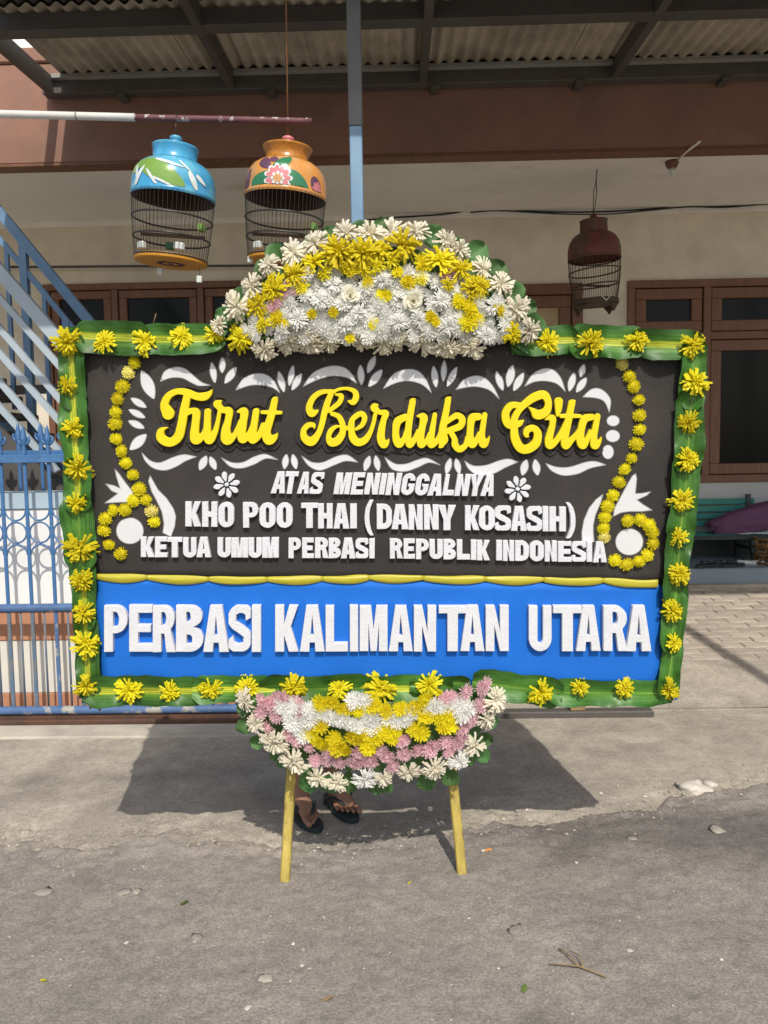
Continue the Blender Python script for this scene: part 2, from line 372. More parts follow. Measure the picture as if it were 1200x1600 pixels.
add_patch(M['asphalt'], [(1.30, 2.76, .26, 4.4), (.55, 2.56, .10, 3.4), (-1.1, 2.46, .07, 6.0), (.25, 1.75, .07, 3.0)], (.62, .62, .64), .40, .14)
add_patch(M['ceiling'], [(1.02, -.78, .05, 3.0), (1.5, -.6, .02, 2.0), (-1.2, -.5, .08, 3.0)], (.80, .74, .64), .12, .1)
add_patch(M['concrete'], [(-1.3, 3.30, .10, 5.0), (.9, 3.6, .10, 4.0), (1.9, 3.15, .12, 3.0)], (.76, .77, .78))
# ------------------------------------------------------------------ ground, road, apron, drive
def interp(x, pts):
    for (x0, y0), (x1, y1) in zip(pts, pts[1:]):
        if x <= x1: t = (x - x0) / (x1 - x0); return y0 + (y1 - y0) * max(0, t)
    return pts[-1][1]
def nz3(x, y, z=0.0, oct=4): return noise.fractal(Vector((x, y, z)), 1.0, 2.0, oct)
g = MB(); g.box(-400, 400, -400, 400, -.5, -.12)
tag(g.build('ground', M['ground']), kind='structure')
EDGE = [tuple(onZ(px, py).xy) for px, py in [(-260, 1330), (-100, 1322), (0, 1320), (60, 1317), (150, 1330), (190, 1318), (230, 1307), (275, 1300), (300, 1317), (400, 1322), (470, 1331), (540, 1322), (620, 1312), (700, 1298), (780, 1286), (850, 1290), (900, 1276), (1020, 1265), (1045, 1244), (1100, 1240), (1200, 1222), (1400, 1205), (1700, 1190)]]
def edge_y(x): return interp(x, EDGE) + .018 * nz3(x * 9, 3.3) + .008 * nz3(x * 34, 7.1)
def sheet(name, mat, xs, ys, zf, kind='structure', att=None):
    m = MB(); nx, ny = len(xs), len(ys)
    m.v = [(x, y, zf(x, y)) for y in ys for x in xs]
    m.f = [(j * nx + i, j * nx + i + 1, (j + 1) * nx + i + 1, (j + 1) * nx + i) for j in range(ny - 1) for i in range(nx - 1)]
    if att: m.att = {'dust': [att(x, y) for y in ys for x in xs]}
    return tag(m.build(name, mat, smooth=True), kind=kind)
def lin(a, b, n): return [a + (b - a) * i / (n - 1) for i in range(n)]
def road_z(x, y):
    e = edge_y(x); d = e - y                        # positive on the road
    z = .010 + .006 * nz3(x * 2.1, y * 2.1) + .0042 * nz3(x * 14, y * 14, 2) + .0030 * nz3(x * 40, y * 40, 5, 3)
    if d < .16: z += (.012 * nz3(x * 16, y * 16, 9) + .006 * nz3(x * 44, y * 44, 3)) * min(1, (.16 - d) / .08) + .004
    if d < .03: z -= (.03 - d) * (.35 if x < -.3 else 1.1)
    return z
def dust_at(x, y):
    # pale concrete dust lying on the asphalt along its broken edge, most on the left
    d = edge_y(x) - y; w = .16 if x < -.3 else .05
    return max(0.0, min(1.0, (1 - d / w) * .75 + .55 * nz3(x * 7, y * 7, 12) - .05)) * .85 if d < w * 2 else 0.0
def apron_z(x, y):
    d = y - edge_y(x)
    z = .002 * nz3(x * 1.7, y * 1.7, 4) + .0012 * nz3(x * 30, y * 30, 6, 3)
    rough = max(0.0, 1 - max(d, 0) / (.16 + .22 * max(0, nz3(x * 1.3 + 4, 2.2) + .35)))
    z += rough * (.010 * nz3(x * 36, y * 36, 8, 3) + .009 * nz3(x * 12, y * 12, 8, 3) - .004)
    return z
sheet('road', M['asphalt'], lin(-2.2, 2.6, 400), lin(.95, 3.32, 200), road_z, att=dust_at)
far = MB()
far.box(-40, -2.2, -14, 3.0, -.1, .008); far.box(2.6, 40, -14, 3.0, -.1, .008); far.box(-2.2, 2.6, -14, .95, -.1, .006)
tag(far.build('road_beyond', M['asphalt']), kind='structure')
sheet('apron', M['concrete'], lin(-3.4, 3.6, 470), lin(2.42, 4.06, 120), apron_z)
ap2 = MB(); ap2.box(-14, -3.4, 2.6, 4.06, -.1, .001); ap2.box(3.6, 14, 2.6, 4.06, -.1, .001)
tag(ap2.build('apron_beyond', M['concrete']), kind='structure')
# the drive behind the gate line climbs towards the porch
def drive_z(y): return .015 + (y - 4.13) * .105
Y_PAVE = 4.83
def drive_surface(x, y): return drive_z(y) + .002 * nz3(x * 2, y * 2, 1) + .001 * nz3(x * 22, y * 22, 1, 3)
sheet('drive', M['concrete'], lin(-.3, 5.0, 160), lin(4.13, Y_PAVE, 30), drive_surface)
lip = MB().bbox(-3.3, -.22, 3.79, 3.968, -.03, .013, .006)
tag(lip.build('threshold', M['lip']), kind='structure')
db = MB(); db.box(-.3, 5.0, 4.05, 4.1295, -.1, .002); db.add([(-.3, 4.1295, -.1), (5, 4.1295, -.1), (5, 4.1295, .013), (-.3, 4.1295, .013)], [(0, 1, 2, 3)])
tag(db.build('drain', M['concrete']), kind='structure')
yd = MB(); yd.box(-14, -.3, 4.06, 6.5, -.1, .02); yd.box(5.0, 14, 4.06, 6.5, -.1, .02)
tag(yd.build('yard', M['joint']), kind='structure')
# interlocking pavers, laid one by one
pb = MB(); pb.add([(-.3, Y_PAVE, drive_z(Y_PAVE) - .006), (5.0, Y_PAVE, drive_z(Y_PAVE) - .006), (5.0, 6.5, drive_z(6.5) - .006), (-.3, 6.5, drive_z(6.5) - .006)], [(0, 1, 2, 3)])
paved = tag(pb.build('paved_drive', M['joint']), kind='structure')
PW, PH = .215, .112                                 # one zig-zag block
zig = [(-.5, -.34), (-.25, -.5), (.25, -.34), (.5, -.5), (.5, .34), (.25, .5), (-.25, .34), (-.5, .5)]
pvs = []
for k in range(4):
    mb = MB(); q = [(x * PW * (.955 + random.uniform(-.01, .012)), y * PH * (.93 + random.uniform(-.02, .02))) for x, y in zig]
    mb.prism(q, -.03, .0, bevel=.004); pvs.append(mb.mesh('paver', M['paver']))
slope = Matrix.Rotation(math.atan(.105), 4, 'X')
row = 0; npav = 0; y = Y_PAVE + PH / 2 + .004
cells = []
while y < 6.47:
    x = -.2 + (row % 2) * PW * .5
    while x < 4.6:
        cells.append((x, y)); x += PW
    y += PH * .92; row += 1
def shown(c): return 1.05 < c[0] < 3.4
near = sorted([c for c in cells if shown(c)], key=lambda c: c[1])[:298]
rest = [c for c in cells if c not in set(near)]
for x, y in near:
    inst('paver', random.choice(pvs), paved, Matrix.Translation((x, y, drive_z(y) + random.uniform(-.003, .003))) @ slope @ Matrix.Rotation(random.uniform(-.03, .03), 4, 'Z') @ Matrix.Rotation(random.uniform(-.012, .012), 4, 'X'))
rb = MB()
for x, y in rest:
    mm = Matrix.Translation((x, y, drive_z(y) + random.uniform(-.003, .003))) @ slope
    rb.prism([(a * PW * .95, b * PH * .92) for a, b in zig], -.03, 0, M=mm)
tag(rb.build('pavers_around', M['paver'], paved), kind='stuff')

# ------------------------------------------------------------------ gate, its track, the low wall
GY = 4.02
track = MB(); track.bbox(-3.2, -.25, GY - .045, GY + .03, -.02, .034, .006); track.box(-3.2, -.25, GY - .012, GY + .012, .0345, .048)
tag(track.build('gate_track', M['rust']), 'rusty brown steel track on the ground under the blue gate', 'gate track')
sill = MB(); sill.bbox(.35, 1.34, 4.03, 4.10, -.02, .035, .006)
tag(sill.build('track_end', M['dark_steel']), 'dark steel end of a gate track lying at the foot of the drive', 'gate track')
stub = MB(); stub.bbox(.895, .975, 4.035, 4.09, .0355, .092, .006)
tag(stub.build('wood_block', M['batten']), 'short brown wood block on the steel track end behind the lower right board edge', 'wood block')
gate = tag(empty('steel_gate', (-1.5, GY, .05)), 'blue steel gate with spear tops and a row of rings left of the flower board', 'gate')
def gp(name, mb, mat, smooth=False, parent=gate):
    off = Vector((-1.5, GY, .05)); mb.v = [tuple(Vector(v) - off) for v in mb.v]; return mb.build(name, mat, parent, smooth)
ZB, ZM, ZT = .075, .635, 1.43
gp('bottom_pipe', MB().tube([(x, GY, ZB) for x in lin(-3.0, -.35, 6)], .023, 12), M['blue_worn'], True)
gp('middle_pipe', MB().tube([(x, GY, ZM) for x in lin(-3.0, -.35, 6)], .023, 12), M['blue_worn'], True)
gp('top_rail', MB().bbox(-3.0, -.35, GY - .02, GY + .02, ZT - .022, ZT + .022, .004), M['blue_paint'])
def spear(x, y, z):
    m = MB(); T = Matrix.Translation((x, y, z))
    m.lathe([(.011, 0), (.015, .012), (.010, .02), (.014, .032), (.010, .042), (.012, .055), (.020, .075), (.017, .09), (.010, .125), (.004, .15), (.0, .155)], 10, T)
    for s in (-1, 1):
        m.tube([Vector((x + s * .006, y, z + .05)), Vector((x + s * .022, y, z + .062)), Vector((x + s * .031, y, z + .080)), Vector((x + s * .026, y, z + .092)), Vector((x + s * .021, y, z + .084))], [.008, .008, .007, .007, .006], 7)
    return m
BX = [-1.975 + .1272 * k for k in range(-8, 13)]
bar_me = ring_me = None
o0 = Vector((-1.5, GY, .05))
bar_u = MB().bbox(-.009, .009, -.006, .006, ZM + .018, ZT - .022, .002).mesh('bar', M['blue_paint'])
bar_l = MB().bbox(-.010, .010, -.006, .006, ZB + .018, ZM - .018, .002).mesh('bar', M['grey_bar'])
bar_l2 = MB().bbox(-.010, .010, -.006, .006, ZB + .018, ZM - .018, .002).mesh('bar', M['blue_worn'])
bar_t = MB().tube([(0, 0, ZB + .018), (0, 0, ZM - .018)], .0055, 8).mesh('bar', M['grey_bar'], True)
sp = spear(0, 0, 0).mesh('spear_top', M['blue_paint'], True)
RZ = 1.04; RR = .0545
ring = MB().tube([(RR * math.cos(a), 0, RR * math.sin(a)) for a in lin(0, 2 * math.pi, 33)[:-1]], .005, 6, closed=True).mesh('ring', M['blue_paint'], True)
def arc(s): return MB().tube([(RR * math.cos(a), 0, s * RR * math.sin(a)) for a in lin(0, math.pi, 17)], .005, 6)
cup_u = MB(); cup_u = arc(-1).mesh('arch', M['blue_paint'], True); cup_d = arc(1).mesh('arch', M['blue_paint'], True)
for k, x in enumerate(BX):
    T = Matrix.Translation(Vector((x, GY, 0)) - o0)
    inst('bar', bar_u, gate, T); inst('bar', bar_l if k % 3 else bar_l2, gate, T)
    inst('spear_top', sp, gate, Matrix.Translation(Vector((x, GY, ZT + .0222)) - o0))
    if x + .064 < -.36:
        T2 = Matrix.Translation(Vector((x + .0636, GY, RZ)) - o0)
        inst('bar', bar_t, gate, Matrix.Translation(Vector((x + .0636, GY, 0)) - o0))
        inst('ring', ring, gate, T2)
        inst('arch', cup_u, gate, T2 @ Matrix.Translation((0, 0, .119))); inst('arch', cup_d, gate, T2 @ Matrix.Translation((0, 0, -.119)))
# low wall right behind the gate, in painted bands
WY = 4.165
low = tag(empty('garden_wall', (-1.9, WY + .1, 0)), 'low white wall with terracotta bands and pale blue cap behind the blue gate', 'wall')
def lw(name, z0, z1, dy, mat):
    mb = MB().bbox(-3.2, -.55, WY - dy, WY + .16 + dy, z0, z1, .004); off = Vector((-1.9, WY + .1, 0)); mb.v = [tuple(Vector(v) - off) for v in mb.v]; return mb.build(name, mat, low)
lw('base_band', 0, .125, .006, M['band']); lw('lower_panel', .126, .425, .0, M['tile']); lw('middle_band', .426, .585, .008, M['band'])
lw('white_panel', .598, 1.155, .0, M['white_wall']); lw('ledge', .586, .597, .016, M['tile']); lw('cap', 1.156, 1.25, .012, M['cap'])
rl = tag(empty('wall_railing', (-1.9, WY + .12, 1.25)), 'short blue railing with spear tops standing on the low wall cap', 'railing')
rb_u = MB().bbox(-.009, .009, -.006, .006, 0, .20, .002).mesh('bar', M['blue_paint'])
mb = MB().bbox(-1.25, 1.3, -.014, .014, .2, .228, .003); mb.build('top_rail', M['blue_paint'], rl)
for k in range(-9, 10):
    x = k * .127 + .02
    inst('bar', rb_u, rl, Matrix.Translation((x, 0, 0))); inst('spear_top', sp, rl, Matrix.Translation((x, 0, .2282)))

# ------------------------------------------------------------------ outside staircase on the left
st = tag(empty('steel_staircase', (-2.6, 5.0, 0)), 'steel outdoor staircase with pale and blue sloping rails behind the blue gate', 'staircase')
so = Vector((-2.6, 5.0, 0))
def sbar(name, p0, p1, Y, w, h, mat, ext0=0.0, ext1=0.0):
    a = onY(*p0, Y); b = onY(*p1, Y); d = (b - a); a = a - d * ext0; b = b + d * ext1
    mb = MB(); mb.bar(a - so, b - so, w, h); return mb.build(name, mat, st)
NY, FY = 4.5, 5.25
sbar('handrail', (0, 424), (88, 526), NY, .05, .072, M['stair_light'], 1.5, 1.5)
for k, (a, b) in enumerate([((0, 466), (88, 566)), ((0, 513), (88, 617)), ((0, 552), (95, 660)), ((0, 596), (80, 690)), ((0, 636), (57, 700))]):
    sbar('rail', a, b, NY, .03, .036, M['stair_light'], 1.5, .9 - .08 * k)
sbar('handrail', (0, 332), (138, 500), FY, .05, .062, M['stair_blue'], .7, .35)
sbar('rail', (0, 374), (106, 503), FY, .03, .034, M['stair_blue'], .7, .3)
for (x, y0, y1, w) in [(36, 376, 640, .048), (10, 385, 640, .026), (69, 452, 640, .026), (-40, 330, 640, .048), (104, 500, 700, .048)]:
    a = onY(x, y0, FY); b = Vector((a.x, a.y, .05 if w > .03 else onY(x, y1, FY).z))
    mb = MB(); mb.bar(a - so, b - so, w); mb.build('post', M['stair_blue'], st)
a = onY(-60, 612, FY + .02); b = onY(105, 607, FY + .02); mb = MB(); mb.bar(a - so, b - so, .04, .06); mb.build('landing_beam', M['dark_steel'], st)
# the flight itself
pa = onY(-60, 590, 4.9); pb_ = onY(150, 830, 4.9)
for k in range(9):
    t = k / 8; p = pa.lerp(pb_, t)
    mb = MB().bbox(p.x - .14, p.x + .14, 4.56, 5.2, p.z - .02, p.z + .02, .004); mb.v = [tuple(Vector(v) - so) for v in mb.v]; mb.build('tread', M['dark_steel'], st)
for q in (-.36, .33):
    mb = MB(); mb.bar(pa - so + Vector((-.2, q, .02)), pb_ - so + Vector((.05, q, -.08)), .03, .14 if q > 0 else .40); mb.build('stringer', M['stair_blue' if q > 0 else 'dark_steel'], st)

mb = MB().bbox(-5.4, -3.15, 4.3, 5.915, 3.67, 3.82, .008); mb.v = [tuple(Vector(v) - so) for v in mb.v]; mb.build('shade_landing', M['terracotta'], st)  # unseen slab added out of frame to shade the porch wall behind

# ------------------------------------------------------------------ the house
FYF, WALL, ZC, ZF = 5.92, 7.33, 3.645, .41
house = tag(empty('house', (0, 7, 0)), 'house front with cream porch wall, brown window frames and terracotta fascia', 'house')
ho = Vector((0, 7, 0))
def hp(name, mb, mat, parent=None, smooth=False):
    mb.v = [tuple(Vector(v) - ho) for v in mb.v]; return mb.build(name, mat, parent or house, smooth)
hp('ceiling', MB().box(-7, 7, FYF + .14, WALL + .3, ZC, ZC + .12), M['ceiling'])
hp('fascia', MB().bbox(-7, 7, FYF, FYF + .138, 3.655, 4.38, .008), M['terracotta'])
hp('parapet', MB().bbox(-7, 7, FYF - .02, FYF + .16, 4.382, onY(20, 76, FYF).z, .01), M['terracotta'])
hp('fascia_drip', MB().box(-7, 7, FYF - .006, FYF + .13, 3.635, 3.654), M['wood'])
hp('upper_wall', MB().box(-7, 7, 8.4, 8.6, 4.301, 7.6), M['white_wall'])
hp('balcony_floor', MB().box(-7, 7, FYF + .165, 9.4, 4.0, 4.3), M['ceiling'])
hp('porch_floor', MB().bbox(-7, 7, 6.52, WALL + .3, .0, ZF, .01), M['floor_tile'])
hp('step', MB().bbox(-.3, 7, 6.44, 6.515, .0, .285, .006), M['concrete'])
hp('side_wall', MB().box(-7, -6.8, 6.0, WALL, 0, ZC - .002), M['wall']); hp('side_wall', MB().box(6.8, 7, 6.1, WALL, ZF, ZC - .002), M['wall'])
# porch wall around its openings
wl = onY(68, 446, WALL).x; wr = onY(384, 440, WALL).x + .95
dl, dr = onY(748, 450, WALL).x, onY(910, 444, WALL).x
vl, vr = onY(980, 440, WALL).x, onY(980, 440, WALL).x + 1.72
ztl = onY(230, 442, WALL).z; zd = onY(850, 444, WALL).z; zv = onY(1090, 437, WALL).z; zvb = onY(1150, 753, WALL).z
wb = MB()
def wbx(x0, x1, z0, z1): wb.box(x0, x1, WALL, WALL + .16, z0, z1)
xs = [-7, wl, wr, dl, dr, vl, vr, 7]
wbx(-7, wl, ZF, ZC); wbx(wl, wr, ztl, ZC); wbx(wl, wr, ZF, 1.12); wbx(wr, dl, ZF, ZC); wbx(dl, dr, zd, ZC); wbx(dr, vl, ZF, ZC); wbx(vl, vr, zv, ZC); wbx(vl, vr, ZF, zvb); wbx(vr, 7, ZF, ZC)
hp('porch_wall', wb, M['wall'])
hp('cornice', MB().box(-7, 7, WALL - .03, WALL - .001, ZC - .05, ZC - .001), M['ceiling'])
hp('dado', MB().box(dr + .02, 7, WALL - .012, WALL - .001, ZF + .19, zvb - .01), M['dado'])
hp('base_strip', MB().box(dr + .02, 7, WALL - .016, WALL - .001, ZF + .001, ZF + .185), M['bench_dark'])  # dark strip along the foot of the porch wall
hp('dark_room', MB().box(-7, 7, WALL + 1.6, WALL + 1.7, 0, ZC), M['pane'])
def window(x0, x1, z0, z1, bays, fr=.075, sash=.085, ztr=None, name='window'):
    # outer frame with mullions, each bay a sash with its pane, recessed in the wall
    m = MB(); y0, y1 = WALL - .03, WALL + .10
    m.bbox(x0, x1, y0, y1, z1 - fr, z1, .006); m.bbox(x0, x1, y0, y1, z0, z0 + fr, .006)
    xs = [x0] + bays + [x1]
    for i, x in enumerate(xs):
        a = x if i == 0 else (x - fr if i == len(xs) - 1 else x - fr / 2)
        m.bbox(a, a + fr, y0 + .002, y1 - .002, z0 + fr - .001, z1 - fr + .001, .005)
    if ztr is not None: m.bbox(x0 + .01, x1 - .01, y0 + .004, y1 - .004, ztr - fr / 2, ztr + fr / 2, .005)
    w = hp(name, m, M['wood'])
    for i in range(len(xs) - 1):
        a = xs[i] + (fr if i == 0 else fr / 2); b = xs[i + 1] - (fr if i == len(xs) - 2 else fr / 2)
        rows = [(z0 + fr, z1 - fr)] if ztr is None else [(z0 + fr, ztr - fr / 2), (ztr + fr / 2, z1 - fr)]
        for (c, d) in rows:
            g = .006; s = MB(); yy0, yy1 = WALL - .012, WALL + .05
            s.bbox(a + g, b - g, yy0, yy1, d - g - sash, d - g, .006); s.bbox(a + g, b - g, yy0, yy1, c + g, c + g + sash, .006)
            s.bbox(a + g, a + g + sash, yy0 + .001, yy1 - .001, c + g + sash - .001, d - g - sash + .001, .006); s.bbox(b - g - sash, b - g, yy0 + .001, yy1 - .001, c + g + sash - .001, d - g - sash + .001, .006)
            hp('sash', s, M['wood'], w)
            p = MB(); p.box(a + g + sash - .004, b - g - sash + .004, WALL + .02, WALL + .026, c + g + sash - .004, d - g - sash + .004); hp('pane', p, M['pane'], w)
    return w
px_ = lambda x, y=470: onY(x, y, WALL).x
window(wl, wr, 1.12, ztl, [px_(180), px_(314)], fr=.06, sash=.075)
vm = px_(1104, 480)
window(vl, vr, zvb, zv, [vm], fr=.07, sash=.10, ztr=onY(1150, 524, WALL).z)
# the middle door, tan curtain behind its glass
m = MB(); fr = .10
m.bbox(dl, dr, WALL - .03, WALL + .1, zd - fr, zd, .006); m.bbox(dl, dl + fr, WALL - .028, WALL + .098, ZF, zd - fr + .001, .006); m.bbox(dr - fr, dr, WALL - .028, WALL + .098, ZF, zd - fr + .001, .006)
door = hp('door', m, M['wood'])
m = MB(); a, b, c, d = dl + fr + .005, dr - fr - .005, ZF + .01, zd - fr - .006; s = .11
m.bbox(a, b, WALL - .01, WALL + .05, d - s, d, .006); m.bbox(a, b, WALL - .01, WALL + .05, c, c + .3, .006); m.bbox(a, a + s, WALL - .009, WALL + .049, c + .299, d - s + .001, .006); m.bbox(b - s, b, WALL - .009, WALL + .049, c + .299, d - s + .001, .006)
hp('door_leaf', m, M['wood'], door)
p = MB(); p.box(a + s - .004, b - s + .004, WALL + .02, WALL + .03, c + .296, d - s + .004); hp('curtain', p, M['curtain'], door)
h = MB(); h.tube([(b - s / 2, WALL - .05, 1.38), (b - s / 2, WALL - .05, 1.52)], .012, 8); h.tube([(b - s / 2, WALL - .05, 1.39), (b - s / 2, WALL - .008, 1.39)], .008, 8); h.tube([(b - s / 2, WALL - .05, 1.51), (b - s / 2, WALL - .008, 1.51)], .008, 8)
hp('handle', h, M['purlin_grey'], door, True)

# lamp socket, cables and rod on the porch
lp = onZ(1050, 256, ZC - .02)
lamp = tag(empty('ceiling_socket', (lp.x, lp.y, ZC)), 'small brown bulb socket with white tip on the porch ceiling', 'lamp socket')
MB().lathe([(0, -.001), (.05, -.001), (.05, -.02), (.036, -.05), (.024, -.055), (0, -.055)][::-1], 16).build('holder', M['lamp_brown'], lamp, True)
MB().lathe([(0, -.10), (.02, -.098), (.024, -.056), (0, -.0555)], 14).build('tip', M['cup'], lamp, True)
ep = onZ(1094, 222, ZC - .012)
MB().tube([(.03, 0, -.008), ((ep.x - lp.x) * .5, (ep.y - lp.y) * .5, -.008), ((ep.x - lp.x), (ep.y - lp.y), -.008)], .008, 7).build('conduit', M['ceiling'], lamp, True)
def cable(name, pts, r, mat, label, cat='cable', Y=WALL - .04, per=8):
    P = [onY(x, y, Y) for x, y in pts]; mb = MB(); mb.tube([Vector(p) for p in catmull([tuple(q) for q in P], per)], r, 6)
    return tag(mb.build(name, mat, None, True), label, cat)
cable('wall_cable', [(560, 346), (600, 341), (690, 335), (740, 328), (800, 329), (850, 331), (930, 331), (1010, 327), (1060, 322), (1130, 323), (1200, 318), (1290, 314)], .0075, M['cable'], 'black cable sagging along the top of the porch wall, upper one of two')
cable('wall_cable', [(735, 332), (780, 329), (850, 333), (900, 335), (960, 334), (1020, 328), (1080, 323), (1130, 324), (1200, 319), (1290, 316)], .006, M['cable'], 'thinner black cable sagging lowest behind the maroon bird cage', Y=WALL - .06)
cable('hanger_rod', [(-40, 417), (80, 417), (200, 416), (396, 415), (560, 412)], .012, M['dark_steel'], 'thin dark horizontal rod along the porch wall above the left window', 'rod', Y=WALL - .09, per=3)
for k in range(3):
    pass

# ------------------------------------------------------------------ canopy
cy1, cy0 = FYF - .03, 3.05
def cz(y): return 4.235 - .075 * (5.85 - y)
CX0, CX1 = -2.52, 5.6
can = tag(empty('canopy', (0, 4.5, 0)), 'dark steel canopy with corrugated fibre sheets fixed above the terracotta fascia', 'canopy')
co_ = Vector((0, 4.5, 0))
def cp(name, mb, mat, parent=None, smooth=False):
    mb.v = [tuple(Vector(v) - co_) for v in mb.v]; return mb.build(name, mat, parent or can, smooth)
cp('wall_beam', MB().bbox(CX0 - .06, CX1, cy1 - .09, cy1, cz(cy1) - .135, cz(cy1) - .02, .005), M['dark_steel'])
cp('angle_strip', MB().bbox(CX0 + .03, CX1, cy1 - .135, cy1 - .092, cz(cy1) - .045, cz(cy1) - .012, .003), M['purlin_grey'])
for x in [CX0, -1.19, .215, 1.60, 3.0, 4.4]:
    mb = MB(); mb.bar((x, cy1 - .092, cz(cy1) - .075), (x, cy0, cz(cy0) - .075), .055, .11); cp('rafter', mb, M['dark_steel'])
for yy in (4.90, 3.95, 3.10):
    mb = MB().bbox(CX0 + .028, CX1, yy - .05, yy + .05, cz(yy) - .124, cz(yy) - .022, .004); cp('purlin', mb, M['dark_steel'])
cp('gutter', MB().bbox(CX0 - .05, CX1, cy0 - .14, cy0 - .02, cz(cy0) - .13, cz(cy0) + .03, .006), M['dark_steel'])
for x in (-2.0, -.9, .3, 1.35, 2.4):
    mb = MB().bbox(x - .03, x + .03, cy1 - .10, cy1 + .024, cz(cy1) - .165, cz(cy1) - .137, .003); cp('bracket', mb, M['dark_steel'])
def corr(x0, x1, y0, y1, zoff):
    m = MB(); lam = .092; n = int((x1 - x0) / lam * 8); ys = lin(y0, y1, 4); vs = []
    for lay in (0, 1):
        for y in ys:
            for i in range(n + 1):
                x = x0 + (x1 - x0) * i / n; vs.append((x, y, cz(y) + zoff + .015 * math.cos(2 * math.pi * x / lam) + .006 * lay))
    w = n + 1; L = len(ys); fs = []
    for j in range(L - 1):
        for i in range(n):
            a = j * w + i; fs.append((a, a + w, a + w + 1, a + 1)); b = a + L * w; fs.append((b, b + 1, b + w + 1, b + w))
    for i in range(n):
        fs.append((i, i + 1, i + 1 + L * w, i + L * w)); a = (L - 1) * w + i; fs.append((a, a + L * w, a + 1 + L * w, a + 1))
    for j in range(L - 1):
        a = j * w; fs.append((a, a + L * w, a + w + L * w, a + w)); a = j * w + n; fs.append((a, a + w, a + w + L * w, a + L * w))
    return m.add(vs, fs)
x = CX0 + .10; k = 0
while x < CX1:
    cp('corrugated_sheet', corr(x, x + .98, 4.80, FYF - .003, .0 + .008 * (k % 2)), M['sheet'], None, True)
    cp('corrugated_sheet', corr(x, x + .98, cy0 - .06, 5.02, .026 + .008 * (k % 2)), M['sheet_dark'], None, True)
    x += .92; k += 1
pp = onY(556, 200, 3.82)
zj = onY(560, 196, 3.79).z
post = MB().bbox(pp.x - .03, pp.x + .03, 3.79, 3.85, .0, zj, .004); cp('post', post, M['post_blue'])
post = MB().bbox(pp.x - .033, pp.x + .033, 3.787, 3.853, zj + .001, cz(3.82) - .11, .004); cp('upper_post', post, M['post_grey'])  # upper length of the post, slightly wider and dark grey
mb = MB().bbox(pp.x - .07, pp.x + .07, 3.75, 3.89, .0, .012, .003); cp('foot_plate', mb, M['post_blue'])
mb = MB().bbox(CX0 + .02, CX0 + .1, 3.06, 3.14, 0, .001, .0002)
for X in (5.2, -2.49):
    mb = MB().bbox(X - .03, X + .03, 3.07, 3.13, 0, cz(3.1) - .126, .004)
    if X > 0: cp('post', mb, M['post_blue'])

# a thick bundle of street cables overhead, out of frame, whose shadow crosses the drive
def sun_up(p, h):
    d = -LDIR; return Vector(p) + d * ((h - p[2]) / d.z)
pA = sun_up(onZ(1075, 985, drive_z(5.4)), 4.6); pB = sun_up(onZ(1200, 1058, drive_z(4.7)), 4.6); dd = pB - pA
pts = [pA + dd * t + Vector((0, 0, .02 * abs(t))) for t in lin(-6, 8, 29)]
mb = MB(); mb.tube(pts, .04, 8); mb.tube([p + Vector((.03, .02, .04 * math.sin(i))) for i, p in enumerate(pts)], .028, 6)
tag(mb.build('street_cable', M['cable'], None, True), 'thick black bundle of street cables running overhead above the road', 'cable')
# ------------------------------------------------------------------ the flower board
BO = onY(592, 1095, 2.45)
BR = Matrix.Rotation(R(1.5), 3, 'Z') @ Matrix.Rotation(R(4.5), 3, 'X') @ Matrix(((1, 0, 0), (0, 0, -1), (0, 1, 0)))
# local x runs along the board, y up it, z towards the viewer; now the slight turn in its own plane
ea = onP(1062, 1093, BO, BR.col[2]) - onP(125, 1090, BO, BR.col[2])
BR = BR @ Matrix.Rotation(math.atan2(ea.dot(BR.col[1]), ea.dot(BR.col[0])), 3, 'Z')
BN = BR.col[2].copy()
BO = BO - BR.col[1] * .62
board = tag(empty('flower_board', BO, BR), 'big black and blue condolence board framed in leaves and yellow flowers, white lettering', 'flower board')
BRt = BR.transposed()
def bp(px, py, w=0.0):
    q = BRt @ (onP(px, py, BO + BN * w, BN) - BO); return Vector((q.x, q.y, w))
PXM = (bp(700, 800) - bp(600, 800)).length / 100     # metres per photo pixel on the board
def bp2(px, py, w=0.0): q = bp(px, py, w); return (q.x, q.y)
def loop(pxs, w=0.0): return [bp2(*p, w) for p in pxs]
# panels
def quad_prism(name, pxs, z0, z1, mat, bevel=.002):
    l = loop(pxs, z1)
    if area(l) < 0: l = l[::-1]
    m = MB(); m.prism(l, z0, z1, bevel=bevel); return m.build(name, mat, board)
quad_prism('backing_sheet', [(106, 540), (1086, 544), (1059, 1094), (123, 1092)], -.012, -.002, M['foam_blue'])
